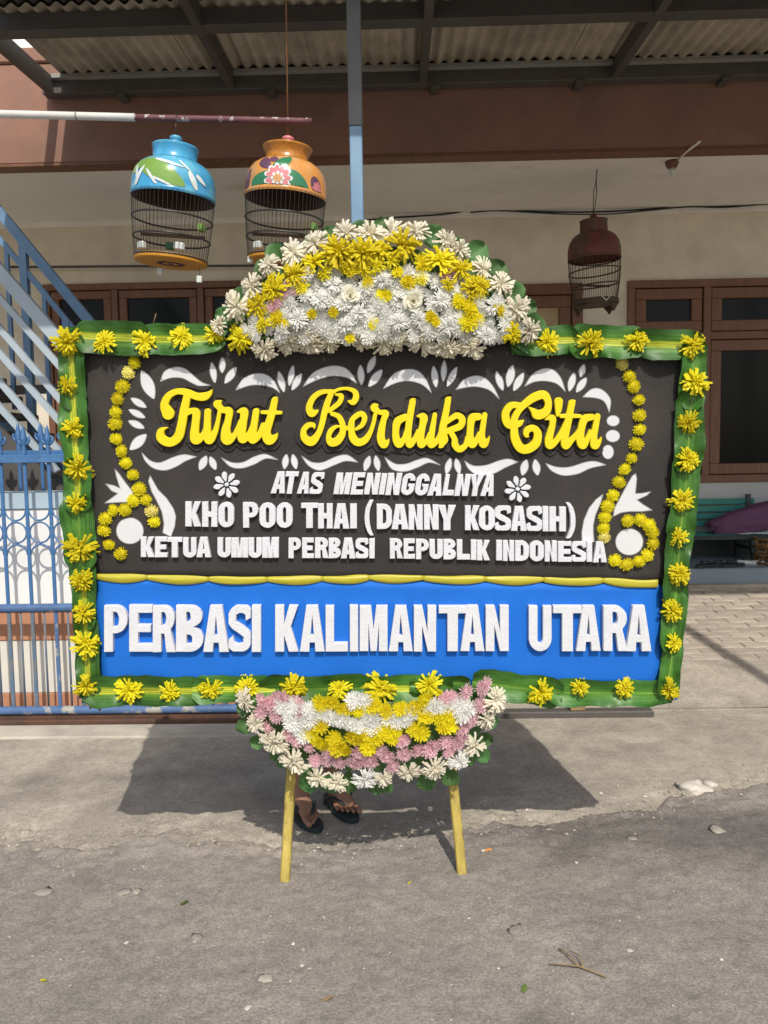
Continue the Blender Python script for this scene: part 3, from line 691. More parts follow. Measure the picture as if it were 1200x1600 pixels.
# black foam face as a fine sheet with slight waviness
def face_sheet(name, corners, nx, ny, z0, amp, mat, thick=.012):
    c = [bp(*p, z0) for p in corners]; m = MB(); vs = []
    for lay in (0, 1):
        for j in range(ny + 1):
            for i in range(nx + 1):
                s, t = i / nx, j / ny; p = (c[0] * (1 - s) + c[1] * s) * (1 - t) + (c[3] * (1 - s) + c[2] * s) * t
                e = min(s, 1 - s, t, 1 - t)
                vs.append((p.x, p.y, z0 - lay * thick + (amp * nz3(p.x * 2.3, p.y * 2.3, 5, 2) * min(1, e * 10))))
    W = nx + 1; L = W * (ny + 1); fs = []
    for j in range(ny):
        for i in range(nx):
            a = j * W + i; fs.append((a, a + W, a + W + 1, a + 1)); b = a + L; fs.append((b, b + 1, b + W + 1, b + W))
    for i in range(nx):
        fs.append((i, i + 1, i + 1 + L, i + L)); a = ny * W + i; fs.append((a + 1, a, a + L, a + 1 + L))
    for j in range(ny):
        a = j * W; fs.append((a + W, a, a + L, a + W + L)); a = j * W + nx; fs.append((a, a + W, a + W + L, a + L))
    m.add(vs, fs); return m.build(name, mat, board, True)
face_sheet('black_panel', [(108, 524), (1084, 528), (1048, 915), (130, 905)], 40, 20, .010, .0, M['foam_black'], .011)
face_sheet('blue_panel', [(148, 902), (1031, 914), (1031, 1072), (158, 1072)], 60, 14, .0200, .0036, M['foam_blue'], .0085)
# timber frame and props behind
def bbar(name, p, q, w, h, mat, parent=board):
    m = MB(); m.bar(p, q, w, h); return m.build(name, mat, parent)
x0, x1, y0, y1 = bp(130, 1085).x, bp(1050, 1085).x, bp(592, 1075).y, bp(592, 545).y
for y in (y0, (y0 + y1) / 2, y1): bbar('batten', (x0, y, -.030), (x1, y, -.030), .035, .04, M['batten'])
for x in (x0 + .05, -.35, .32, x1 - .05): bbar('batten', (x, y0 - .02, -.063), (x, y1 + .02, -.063), .035, .03, M['batten'])
to_local = lambda p: BRt @ (Vector(p) - BO)
for (gx, gy), (tx, ty) in [((445, 1376), (457, 1175)), ((722, 1365), (703, 1175))]:
    a = to_local(onZ(gx, gy, .008)); b = bp(tx, ty, -.082); b = a + (b - a) * 1.9
    m = MB(); n = 14; P = [a.lerp(b, i / (n - 1)) for i in range(n)]
    P = [p + Vector((.0025 * nz3(i * .5, gx), .002 * nz3(i * .5, 3 + gx), 0)) for i, p in enumerate(P)]
    d = (b - a).normalized(); sx = d.cross(Vector((0, 0, 1))).normalized(); sz = sx.cross(d); vs = []
    for i, p in enumerate(P):
        wv = .0165 * (1 + .10 * nz3(i * .7, gx + 2)); 
        for u, v in ((-1, -.55), (-.75, -1), (.75, -1), (1, -.55), (1, .55), (.75, 1), (-.75, 1), (-1, .55)): vs.append(p + sx * (u * wv) + sz * (v * wv * .9))
    fs = [(i * 8 + k, i * 8 + (k + 1) % 8, (i + 1) * 8 + (k + 1) % 8, (i + 1) * 8 + k) for i in range(n - 1) for k in range(8)] + [tuple(range(7, -1, -1)), tuple((n - 1) * 8 + k for k in range(8))]
    m.add(vs, fs); m.build('leg', M['stick'], board)

# ---- sprayed white ornaments (flat print on the black foam, soft edge)
ZP = .0106
def resample(l, step):
    out = []; n = len(l)
    for i in range(n):
        a = Vector(l[i]); b = Vector(l[(i + 1) % n]); k = max(1, int((b - a).length / step))
        out += [tuple(a.lerp(b, t / k)) for t in range(k)]
    return out
def painted(name, pxs, soft=1.3, step=2.0, parent=board):
    pxs = resample(pxs, step)
    if area(pxs) < 0: pxs = pxs[::-1]
    inner = offset_loop(pxs, -soft * .7); mid = pxs; outer = offset_loop(pxs, soft)
    n = len(pxs); m = MB()
    m.v = [tuple(bp(*p, ZP)) for p in inner] + [tuple(bp(*p, ZP)) for p in mid] + [tuple(bp(*p, ZP)) for p in outer]
    m.f = list(fill([inner]))
    for k in range(n):
        j = (k + 1) % n
        m.f.append((k, n + k, n + j, j)); m.f.append((n + k, 2 * n + k, 2 * n + j, n + j))
    # all facets face the viewer
    fs = []
    for f in m.f:
        a, b, c = (Vector(m.v[i]) for i in f[:3])
        fs.append(f if (b - a).cross(c - a).z >= 0 else tuple(reversed(f)))
    m.f = fs; m.att = {'paint': [1.0] * n + [.62] * n + [.0] * n}
    return m.build(name, M['paint'], parent)
def lens(p, q, w, skew=.0):
    p, q = Vector(p), Vector(q); d = q - p; nrm = Vector((-d.y, d.x)).normalized(); L = []
    for s in (1, -1):
        for i in range(13):
            t = i / 12; t = t if s == 1 else 1 - t
            L.append(tuple(p + d * t + nrm * (s * (w / 2) * math.sin(math.pi * t) ** .85)))
    return L
def Z(org, s): return lambda x, y: (org[0] + x / s, org[1] + y / s)
z1, z2, z3 = Z((190, 550), 4), Z((460, 550), 4), Z((690, 550), 4)
for z, p, q, w in [(z1, (125, 116), (203, 294), 74), (z1, (57, 288), (156, 347), 40), (z1, (44, 360), (148, 411), 38), (z1, (42, 430), (143, 476), 40), (z1, (156, 514), (51, 612), 60),
                   (z1, (562, 63), (584, 194), 38), (z1, (630, 33), (628, 132), 38), (z1, (719, 94), (644, 197), 44), (z1, (981, 120), (1016, 252), 40), (z1, (1073, 83), (1047, 212), 34), (z1, (1126, 133), (1064, 239), 40),
                   (z2, (412, 80), (420, 207), 40), (z2, (506, 23), (457, 132), 40), (z2, (549, 110), (464, 217), 48), (z2, (869, 86), (886, 222), 40), (z2, (938, 50), (930, 187), 34), (z2, (1016, 93), (954, 217), 38),
                   (z3, (341, 120), (384, 242), 40), (z3, (446, 80), (414, 220), 50), (z3, (513, 130), (449, 244), 44), (z3, (831, 128), (797, 247), 42), (z3, (891, 76), (867, 157), 36), (z3, (906, 160), (842, 252), 42),
                   (z1, (531, 648), (487, 739), 46), (z1, (552, 653), (589, 737), 40), (z1, (1031, 638), (1017, 732), 38), (z1, (1069, 638), (1091, 732), 38),
                   (z2, (471, 648), (439, 744), 40), (z2, (507, 646), (526, 744), 38), (z2, (976, 663), (949, 762), 38), (z2, (1009, 663), (1031, 762), 38), (z3, (531, 670), (504, 772), 46), (z3, (584, 670), (601, 772), 46)]:
    painted('painted_petal', [z(*a) for a in lens(p, q, w)])
def scroll(z, up, lo):
    a = catmull(up, 6); b = catmull(lo, 6); return [z(*p) for p in a] + [z(*p) for p in b[1:-1]]
for z, up, lo in [
    (z1, [(245, 182), (270, 122), (340, 95), (400, 108), (450, 150), (500, 190), (552, 208)], [(552, 208), (490, 212), (440, 192), (380, 162), (310, 160), (245, 182)]),
    (z1, [(716, 236), (760, 170), (830, 138), (900, 142), (950, 180), (987, 252)], [(987, 252), (940, 220), (870, 205), (800, 208), (716, 236)]),
    (z2, [(58, 212), (120, 130), (220, 90), (300, 95), (350, 130), (387, 192)], [(387, 192), (330, 160), (250, 148), (160, 165), (58, 212)]),
    (z2, [(558, 227), (620, 140), (700, 110), (770, 120), (820, 170), (855, 252)], [(855, 252), (800, 203), (720, 180), (640, 190), (558, 227)]),
    (z3, [(93, 233), (140, 175), (210, 150), (270, 165), (320, 215), (358, 290)], [(358, 290), (300, 237), (220, 215), (150, 220), (93, 233)]),
    (z3, [(521, 212), (570, 140), (640, 105), (700, 115), (745, 165), (772, 244)], [(772, 244), (720, 197), (650, 180), (580, 185), (521, 212)]),
    (z3, [(885, 280), (930, 238), (975, 228), (1020, 250), (1055, 300), (1048, 374)], [(1048, 374), (1020, 312), (970, 287), (885, 280)]),
    (z1, [(128, 632), (180, 680), (240, 692), (320, 660), (390, 642), (465, 655)], [(465, 655), (400, 680), (340, 715), (270, 738), (200, 725), (150, 682), (128, 632)]),
    (z1, [(626, 663), (690, 692), (760, 690), (830, 655), (900, 640), (973, 672)], [(973, 672), (900, 665), (830, 700), (750, 725), (680, 715), (626, 663)]),
    (z2, [(48, 652), (110, 690), (180, 690), (260, 655), (330, 645), (394, 688)], [(394, 688), (320, 680), (250, 705), (160, 738), (90, 710), (48, 652)]),
    (z2, [(566, 660), (630, 700), (700, 700), (770, 675), (830, 665), (910, 706)], [(910, 706), (840, 690), (770, 720), (690, 745), (610, 730), (566, 660)]),
    (z3, [(146, 683), (200, 712), (280, 708), (360, 680), (420, 670), (474, 688)], [(474, 688), (400, 720), (320, 760), (230, 768), (170, 730), (146, 683)]),
    (z3, [(653, 698), (720, 720), (800, 720), (900, 690), (960, 685), (1024, 705)], [(1024, 705), (930, 725), (850, 760), (760, 770), (690, 742), (653, 698)])]:
    painted('painted_scroll', scroll(z, up, lo))
def ell(z, c, rx, ry, a=0): return [z(c[0] + rx * math.cos(t) * math.cos(a) - ry * math.sin(t) * math.sin(a), c[1] + rx * math.cos(t) * math.sin(a) + ry * math.sin(t) * math.cos(a)) for t in lin(0, 2 * math.pi, 49)[:-1]]
for c, rx, ry in [((1072, 430), 38, 32), ((1070, 525), 42, 36), ((1040, 625), 34, 42)]: painted('painted_dot', ell(z3, c, rx, ry))
zl, zr = Z((140, 720), 7.5), Z((890, 730), 7.5)
painted('painted_dot', ell(zl, (472, 820), 156, 150)); painted('painted_dot', ell(zr, (700, 875), 158, 152))
for z, P in [(zl, [(300, 103), (350, 160), (420, 260), (500, 360), (512, 425), (460, 480), (320, 485), (183, 493), (280, 425), (335, 382), (260, 350), (193, 273), (280, 290), (362, 327), (340, 260), (312, 170)]),
             (zl, [(710, 180), (760, 270), (800, 340), (900, 440), (980, 560), (1008, 650), (995, 770), (950, 885), (860, 840), (875, 740), (850, 600), (790, 470), (730, 360), (692, 240)]),
             (zr, [(388, 322), (360, 420), (300, 560), (275, 680), (275, 770), (285, 872), (150, 885), (145, 760), (170, 620), (230, 480), (310, 380)]),
             (zr, [(772, 80), (785, 130), (768, 312), (850, 308), (945, 290), (900, 330), (785, 382), (860, 440), (962, 502), (850, 515), (700, 515), (600, 530), (515, 572), (530, 480), (600, 350), (680, 200), (740, 100)])]:
    painted('painted_ornament', [z(*p) for p in P])

# ---- block letters cut from white foam
def arcp(cx, cy, rx, ry, a0, a1, n=12): return [(cx + rx * math.cos(R(a0 + (a1 - a0) * i / n)), cy + ry * math.sin(R(a0 + (a1 - a0) * i / n))) for i in range(n + 1)]
def glyph(ch, s, b):
    # outline and holes in a unit box: s stem width, b bar height
    if ch == 'I': return [(0, 0), (1, 0), (1, 1), (0, 1)], []
    if ch == 'L': return [(0, 0), (1, 0), (1, b * 1.15), (s, b * 1.15), (s, 1), (0, 1)], []
    if ch == 'T': return [(.5 - s / 2, 0), (.5 + s / 2, 0), (.5 + s / 2, 1 - b), (1, 1 - b), (1, 1), (0, 1), (0, 1 - b), (.5 - s / 2, 1 - b)], []
    if ch == 'H': return [(0, 0), (s, 0), (s, .5 - b / 2), (1 - s, .5 - b / 2), (1 - s, 0), (1, 0), (1, 1), (1 - s, 1), (1 - s, .5 + b / 2), (s, .5 + b / 2), (s, 1), (0, 1)], []
    if ch == 'E': return [(0, 0), (1, 0), (1, b), (s, b), (s, .5 - b / 2), (.9, .5 - b / 2), (.9, .5 + b / 2), (s, .5 + b / 2), (s, 1 - b), (.97, 1 - b), (.97, 1), (0, 1)], []
    if ch == 'N': return [(0, 0), (s, 0), (s, .56), (1 - s, 0), (1, 0), (1, 1), (1 - s, 1), (1 - s, .44), (s * 1.02, 1), (0, 1)], []
    if ch == 'M':
        q = s * .82; return [(0, 0), (q, 0), (q, .62), (.5 - q * .38, 0), (.5 + q * .38, 0), (1 - q, .62), (1 - q, 0), (1, 0), (1, 1), (1 - q * 1.3, 1), (.5, .50), (q * 1.3, 1), (0, 1)], []
    if ch == 'K': return [(0, 0), (s, 0), (s, .36), (1 - s * 1.08, 0), (1, 0), (.68, .54), (.99, 1), (1 - s * 1.05, 1), (s, .60), (s, 1), (0, 1)], []
    if ch == 'Y': return [(.5 - s / 2, 0), (.5 + s / 2, 0), (.5 + s / 2, .42), (1, 1), (1 - s * 1.05, 1), (.5, .60), (s * 1.05, 1), (0, 1), (.5 - s / 2, .42)], []
    if ch == 'A':
        t = s * 1.0; k = (1 - 2 * t) ; ax = .5
        yb = .20; xl = lambda y: t + (.5 - t) * (y / .86)      # inner edge of the left leg
        f0, f1 = .20, .20 + b * .75
        hl = f1 + .03; hole = [(xl(hl) + .005, hl), (1 - xl(hl) - .005, hl), (.5, .80)]
        return [(0, 0), (t, 0), (xl(f0) * .98, f0), (1 - xl(f0) * .98, f0), (1 - t, 0), (1, 0), (.5 + t * .62, 1), (.5 - t * .62, 1)], [hole]
    if ch == 'O':
        o = arcp(.5, .70, .5, .30, 0, 180, 14) + arcp(.5, .30, .5, .30, 180, 360, 14); q = .5 - s
        return o, [arcp(.5, .70, q, .30 - b * .9, 0, 180, 8) + arcp(.5, .30, q, .30 - b * .9, 180, 360, 8)]
    if ch == 'D':
        o = [(0, 0)] + arcp(.46, .34, .54, .34, -90, 0, 9) + arcp(.46, .66, .54, .34, 0, 90, 9) + [(0, 1)]
        return o, [[(s, b)] + arcp(.46, .36, .54 - s * .95, .36 - b, -90, 0, 6) + arcp(.46, .64, .54 - s * .95, .36 - b, 0, 90, 6) + [(s, 1 - b)]]
    if ch == 'U': return [(0, 1), (0, .28)] + arcp(.5, .28, .5, .28, 180, 360, 16)[1:-1] + [(1, .28), (1, 1), (1 - s, 1), (1 - s, .30)] + arcp(.5, .30, .5 - s, .30 - b, 360, 180, 10)[1:-1] + [(s, .30), (s, 1)], []
    if ch == 'P':
        m = .40; o = [(0, 0), (s, 0), (s, m)] + arcp(.5, (1 + m) / 2, .5, (1 - m) / 2, -90, 90, 14) + [(0, 1)]
        return o, [[(s, m + b * .8)] + arcp(.5, (1 + m) / 2, max(.5 - s * .95, .06), (1 - m) / 2 - b * .85, -90, 90, 8) + [(s, 1 - b * .8)]]
    if ch == 'R':
        m = .44; o = [(0, 0), (s, 0), (s, .40), (.52, .40), (1 - s * 1.02, 0), (1.02, 0), (.80, .47)] + arcp(.5, (1 + m) / 2, .48, (1 - m) / 2, -50, 90, 12) + [(0, 1)]
        return o, [[(s, m + b * .75)] + arcp(.48, (1 + m) / 2 + .01, max(.48 - s * .95, .06), (1 - m) / 2 - b * .85, -90, 90, 8) + [(s, 1 - b * .8)]]
    if ch == 'B':
        o = [(0, 0)] + arcp(.5, .27, .5, .27, -90, 78, 12) + arcp(.5, .765, .46, .235, -62, 90, 12) + [(0, 1)]
        return o, [[(s, b)] + arcp(.48, .27, max(.50 - s, .08), .27 - b, -90, 90, 8) + [(s, .54 - b)], [(s, .535 + b * .6)] + arcp(.46, .765, max(.46 - s, .07), .235 - b * .8, -90, 90, 8) + [(s, 1 - b * .85)]]
    if ch == 'S' or ch == 'G':
        pass
    if ch == 'G':
        o = arcp(.5, .70, .5, .30, 4, 180, 14) + arcp(.5, .29, .5, .29, 180, 360, 14) + [(1, .52), (.5, .52), (.5, .40), (1 - s, .40), (1 - s, .30)] + arcp(.5, .30, .5 - s, .30 - b, 360, 180, 9)[1:-1] + arcp(.5, .70, .5 - s, .30 - b, 180, 6, 9) + [(1 - s, .66), (1, .66)]
        return o, []
    if ch == 'S':
        # two bowls swept along a spine
        sp = [(.97, .70), (.90, .845), (.70, .925), (.45, .925), (.22, .85), (.155, .72), (.22, .60), (.42, .52), (.62, .455), (.81, .37), (.85, .26), (.78, .135), (.55, .075), (.32, .08), (.12, .155), (.03, .30)]
        C = catmull(sp, 4); hw = s * .50; L = []; Rr = []
        for i, p in enumerate(C):
            t = C[min(i + 1, len(C) - 1)] - C[max(i - 1, 0)]; t = t / (np.hypot(*t) + 1e-9); nn = np.array([-t[1], t[0]])
            k = np.array([hw, b * .56]); L.append(p + nn * k); Rr.append(p - nn * k)
        pts = [tuple(p) for p in L] + [tuple(p) for p in Rr[::-1]]
        return [(min(max(x, 0), 1), min(max(y, 0), 1)) for x, y in pts], []
    if ch == '(':
        a = arcp(1.15, .5, 1.15, .56, 116, 244, 16); c = arcp(1.75, .5, 1.20, .62, 238, 122, 14)
        return [(min(x, 1), min(max(y, 0), 1)) for x, y in a] + [(min(x, 1), min(max(y, 0), 1)) for x, y in c], []
    if ch == ')':
        o, h = glyph('(', s, b); return [(1 - x, y) for x, y in o][::-1], h
rnd = random.Random(3)
def letter(ch, x0, x1, yt, ybm, s, b, skew=0.0, z0=.0104, th=.014, mat='foam_edge'):
    o, hs = glyph(ch, s, b)
    if ch == 'I': pass
    H = ybm - yt; W = x1 - x0; j = .22
    jit = {}
    def tr(p):
        X = x0 + p[0] * W + skew * H * p[1]; Y = ybm - p[1] * H
        return (X + rnd.uniform(-j, j), Y + rnd.uniform(-j, j))
    ol = [bp2(*tr(p), z0 + th) for p in o]; hl = [[bp2(*tr(p), z0 + th) for p in h] for h in hs]
    if area(ol) < 0: ol = ol[::-1]
    hl = [h if area(h) < 0 else h[::-1] for h in hl]
    m = MB(); m.prism(ol, z0, z0 + th + rnd.uniform(-.0012, .0012), hl, bevel=.0012); return m.build('letter', M[mat], board)
def line(items, yl, yr, xl, xr, s, b, skew=0.0, **k):
    for ch, a, c in items:
        t = ((a + c) / 2 - xl) / (xr - xl); yt = yl[0] + (yr[0] - yl[0]) * t; yb = yl[1] + (yr[1] - yl[1]) * t
        if ch in '()': yt -= 6; yb += 10
        letter(ch, a + .5, c - .5, yt + rnd.uniform(-.5, .5), yb + rnd.uniform(-.5, .5), s, b, skew, **k)
line([('A', 422, 445), ('T', 441, 462), ('A', 463, 482), ('S', 482, 503), ('M', 520, 546), ('E', 546.5, 567), ('N', 568, 590.5), ('I', 591, 600.5), ('N', 601, 624), ('G', 624.5, 646), ('G', 646.5, 668), ('A', 667, 690), ('L', 690.5, 709), ('N', 709, 731.5), ('Y', 730, 752), ('A', 750, 772)],
     (737, 771), (742, 775.5), 420, 772, .40, .22, .16)
line([('K', 289, 314), ('H', 315, 340), ('O', 340.5, 366), ('P', 379, 404), ('O', 404.5, 431), ('O', 431.5, 457.5), ('T', 470, 497), ('H', 496.5, 520), ('A', 520.5, 546), ('I', 546.5, 558), ('(', 569, 584), ('D', 588, 613), ('A', 611, 639), ('N', 638, 661), ('N', 662, 686), ('Y', 684, 713),
      ('K', 726, 750), ('O', 748, 774), ('S', 773, 799), ('A', 798, 824), ('S', 822.5, 848), ('I', 847.5, 857.5), ('H', 858, 885), (')', 884.5, 900)], (784, 823), (792, 831), 289, 890, .40, .20)
line([('K', 219, 241), ('E', 241.5, 262), ('T', 261, 285), ('U', 285.5, 307), ('A', 306, 330), ('U', 339, 361), ('M', 360.5, 388), ('U', 387.5, 409.5), ('M', 409, 436), ('P', 450, 471), ('E', 471.5, 491), ('R', 491.5, 513.5), ('B', 513, 533), ('A', 532, 556), ('S', 555, 576), ('I', 576.5, 586)], (839.5, 871), (841.5, 873), 219, 586, .41, .22)
line([('R', 608.5, 629.5), ('E', 630, 649), ('P', 649.5, 671), ('U', 670.5, 692.5), ('B', 692.5, 713), ('L', 713.5, 735), ('I', 735.5, 745), ('K', 745, 766), ('I', 775, 785), ('N', 785.5, 804), ('D', 804.5, 827), ('O', 827.5, 850.5), ('N', 851, 871), ('E', 871.5, 894), ('S', 893, 916.5), ('I', 916.5, 926), ('A', 926.5, 949)], (842, 873), (847, 879), 608, 949, .41, .22)
line([('P', 162, 199.5), ('E', 201, 239.5), ('R', 238, 274), ('B', 274.5, 318), ('A', 317, 358), ('S', 356.5, 392), ('I', 393, 408), ('K', 429.5, 466.5), ('A', 468, 507.5), ('L', 508, 544), ('I', 546, 560), ('M', 561.5, 606), ('A', 607, 645.5), ('N', 646, 682), ('T', 685, 729.5), ('A', 719, 757.5), ('N', 758.5, 795.5), ('U', 826, 862.5), ('T', 864, 910), ('A', 900, 939.5), ('R', 942.5, 981), ('A', 978, 1018.5)],
     (946.5, 1019), (947, 1017.5), 162, 1018, .38, .165, z0=.0212, th=.018)

# ---- yellow script words
def field_loops(fn, x0, x1, y0, y1, h):
    # outline of fn = 0 by marching squares
    xs = np.arange(x0, x1 + h, h); ys = np.arange(y0, y1 + h, h); X, Y = np.meshgrid(xs, ys); F = fn(X, Y)
    I = F < 0; segs = {}
    ny, nx = F.shape
    def ip(a, b):
        fa, fb = F[a], F[b]; t = fa / (fa - fb); return (X[a] + (X[b] - X[a]) * t, Y[a] + (Y[b] - Y[a]) * t)
    nxt = {}
    c = I[:-1, :-1].astype(int) + 2 * I[:-1, 1:] + 4 * I[1:, 1:] + 8 * I[1:, :-1]
    T = {1: [(3, 0)], 2: [(0, 1)], 3: [(3, 1)], 4: [(1, 2)], 5: [(3, 2), (1, 0)], 6: [(0, 2)], 7: [(3, 2)], 8: [(2, 3)], 9: [(2, 0)], 10: [(0, 3), (2, 1)], 11: [(2, 1)], 12: [(1, 3)], 13: [(1, 0)], 14: [(0, 3)]}
    P = {}
    for j, i in zip(*np.nonzero((c > 0) & (c < 15))):
        for e0, e1 in T[int(c[j, i])]:
            ks = []
            for e in (e0, e1):
                k = [('h', j, i), ('v', j, i + 1), ('h', j + 1, i), ('v', j, i)][e]
                if k not in P: P[k] = ip((k[1], k[2]), (k[1], k[2] + 1)) if k[0] == 'h' else ip((k[1], k[2]), (k[1] + 1, k[2]))
                ks.append(k)
            nxt[ks[0]] = ks[1]
    loops = []
    while nxt:
        k0 = next(iter(nxt)); l = []; k = k0
        while k in nxt: l.append(P[k]); k = nxt.pop(k)
        if len(l) > 8: loops.append(l)
    return loops
def script_field(strokes, org, s):
    cs = []
    for st_ in strokes:
        C = catmull(st_, 14); cs += [(org[0] + c[0] / s, org[1] + c[1] / s, max(c[2], 2) / s) for c in C]
    cs = np.array(cs)
    def fn(X, Y):
        F = np.full(X.shape, 9.0)
        for k in range(0, len(cs), 40):
            b = cs[k:k + 40]; D = np.sqrt((X[None] - b[:, 0, None, None]) ** 2 + (Y[None] - b[:, 1, None, None]) ** 2) - b[:, 2, None, None]; F = np.minimum(F, D.min(0))
        return F
    ext = (cs[:, 0].min() - 14, cs[:, 0].max() + 14, cs[:, 1].min() - 12, cs[:, 1].max() + 14)
    return fn, ext
def nest(loops):
    # loops with their holes
    big = [l for l in loops if True]; A = [abs(area(l)) for l in big]
    def inside(p, l):
        c = False; n = len(l)
        for i in range(n):
            (x1, y1), (x2, y2) = l[i], l[(i + 1) % n]
            if (y1 > p[1]) != (y2 > p[1]) and p[0] < (x2 - x1) * (p[1] - y1) / (y2 - y1) + x1: c = not c
        return c
    out = []; order = sorted(range(len(big)), key=lambda i: -A[i])
    for i in order:
        d = [o for o in out if inside(big[i][0], o[0])]
        if d: d[-1][1].append(big[i])
        else: out.append((big[i], []))
    return out
def word(name, parts, back=True):
    fns = [script_field(st_, org, s) for st_, org, s in parts]
    fn = lambda X, Y: np.minimum.reduce([f(X, Y) for f, _ in fns])
    e = [x for _, x in fns]; ext = (min(x[0] for x in e), max(x[1] for x in e), min(x[2] for x in e), max(x[3] for x in e))
    def solid(nm, loops, z0, th, mat, bev):
        for o, hs in nest(loops):
            if abs(area(o)) < 12: continue
            ol = [bp2(*p, z0 + th) for p in o]; ol = ol if area(ol) > 0 else ol[::-1]
            hl = [[bp2(*p, z0 + th) for p in h] for h in hs if abs(area(h)) > 3]; hl = [h if area(h) < 0 else h[::-1] for h in hl]
            m = MB(); m.prism(ol, z0, z0 + th, hl, bevel=bev); m.build(nm, M[mat], board)
    solid('script_backing', field_loops(lambda X, Y: fn(X, Y - 2.5) - 5.0 - 1.2 * np.sin(X * .25), *ext, 1.2), .0112, .0045, 'foam_black', .0008)
    solid(name, field_loops(lambda X, Y: fn(X, Y) + 1.5, *ext, .5), .0160, .013, 'foam_yellow', .0012)
W1 = [[(150, 308, 60), (118, 235, 44), (150, 160, 38), (220, 120, 34), (300, 125, 38), (390, 160, 40), (455, 162, 44), (500, 138, 30), (528, 98, 9)],
      [(310, 165, 40), (285, 280, 44), (265, 400, 46), (235, 505, 48), (165, 553, 46), (92, 520, 46), (84, 465, 38), (112, 437, 22), (160, 425, 6)],
      [(300, 305, 34), (350, 285, 34), (388, 303, 42), (382, 400, 42), (374, 480, 46), (388, 528, 52), (440, 500, 36), (475, 440, 34)],
      [(487, 292, 37), (484, 380, 38), (482, 480, 42), (502, 532, 46), (548, 465, 34), (572, 380, 27), (588, 290, 26)], [(520, 262, 7), (455, 262, 6)],
      [(568, 226, 42), (592, 205, 22), (610, 190, 5)], [(568, 230, 40), (610, 275, 34), (668, 288, 40), (660, 370, 38), (642, 450, 46), (652, 527, 56), (708, 500, 34), (742, 440, 30), (770, 370, 28)],
      [(738, 292, 14), (795, 290, 42), (792, 370, 40), (778, 470, 42), (785, 524, 46), (835, 492, 34), (868, 420, 30)], [(900, 288, 36), (886, 380, 38), (870, 480, 42), (872, 528, 46), (930, 484, 36), (962, 410, 34)],
      [(1058, 195, 36), (1038, 290, 40), (1008, 390, 42), (986, 470, 46), (1008, 533, 50), (1056, 512, 34), (1086, 468, 8)], [(952, 296, 24), (1030, 298, 27), (1108, 300, 24)], [(1088, 168, 8), (1060, 185, 30)]]
word('script_word', [(W1, (235, 590), 5.4545)])
W2 = [[(285, 375, 10), (255, 400, 34), (200, 420, 56), (172, 350, 50), (215, 245, 46), (300, 178, 42), (400, 162, 36), (470, 165, 34)],
      [(440, 180, 30), (520, 138, 30), (620, 130, 32), (705, 165, 42), (722, 230, 48), (690, 290, 46), (640, 280, 26), (620, 276, 12)],
      [(425, 200, 45), (385, 300, 48), (350, 420, 48), (320, 550, 46), (280, 660, 48), (200, 750, 64), (118, 710, 54), (108, 620, 45), (160, 560, 44), (222, 560, 36), (232, 605, 14)],
      [(480, 200, 22), (548, 215, 40), (528, 290, 42), (460, 350, 40), (400, 392, 36)],
      [(440, 425, 36), (520, 460, 42), (565, 560, 46), (560, 660, 52), (500, 745, 60), (430, 760, 58), (400, 700, 42), (425, 625, 42), (485, 578, 32), (540, 575, 20)], [(560, 592, 36), (650, 595, 38)],
      [(640, 595, 32), (680, 490, 42), (775, 425, 44), (822, 470, 44), (795, 555, 40), (725, 605, 30)], [(680, 500, 40), (668, 620, 48), (690, 715, 58), (750, 762, 56), (830, 730, 52), (890, 640, 40), (930, 520, 36), (945, 440, 36)],
      [(992, 312, 8), (935, 350, 56), (990, 405, 40), (1070, 420, 48), (1046, 500, 48), (1020, 620, 54), (1015, 720, 60), (1050, 785, 58), (1098, 745, 28), (1108, 692, 6)]]
W3 = [[(222, 412, 44), (142, 460, 52), (122, 560, 46), (130, 650, 50), (160, 692, 52), (206, 640, 36), (228, 560, 28)], [(298, 252, 44), (282, 340, 45), (264, 450, 46), (252, 560, 46), (252, 650, 44), (270, 702, 44), (322, 640, 38), (356, 560, 32)], [(332, 218, 10), (300, 238, 34)],
      [(340, 402, 14), (412, 412, 50), (402, 500, 46), (384, 600, 48), (386, 698, 48), (440, 665, 34), (476, 590, 32)], [(530, 388, 34), (515, 480, 38), (495, 600, 44), (490, 698, 48), (556, 655, 38), (592, 570, 32)], [(560, 362, 6), (502, 362, 6)],
      [(668, 232, 42), (652, 330, 44), (632, 430, 46), (612, 540, 50), (605, 640, 50), (600, 705, 38), (575, 728, 18)], [(705, 200, 9), (672, 222, 34)], [(640, 600, 30), (655, 660, 22), (600, 722, 22)],
      [(650, 470, 32), (755, 398, 42), (815, 435, 45), (795, 505, 46), (715, 540, 42), (660, 560, 40)], [(690, 560, 40), (735, 640, 40), (742, 705, 46), (788, 748, 44), (848, 710, 38), (870, 630, 34)],
      [(985, 408, 48), (920, 425, 52), (900, 530, 46), (898, 640, 50), (920, 695, 52), (965, 650, 38), (990, 580, 26)], [(1052, 388, 36), (1036, 480, 40), (1022, 600, 42), (1036, 692, 54), (1085, 650, 26), (1106, 588, 7)], [(1090, 362, 6), (1015, 362, 7)]]
word('script_word', [(W2, (460, 590), 7.5), (W3, (600, 590), 6.6667)])
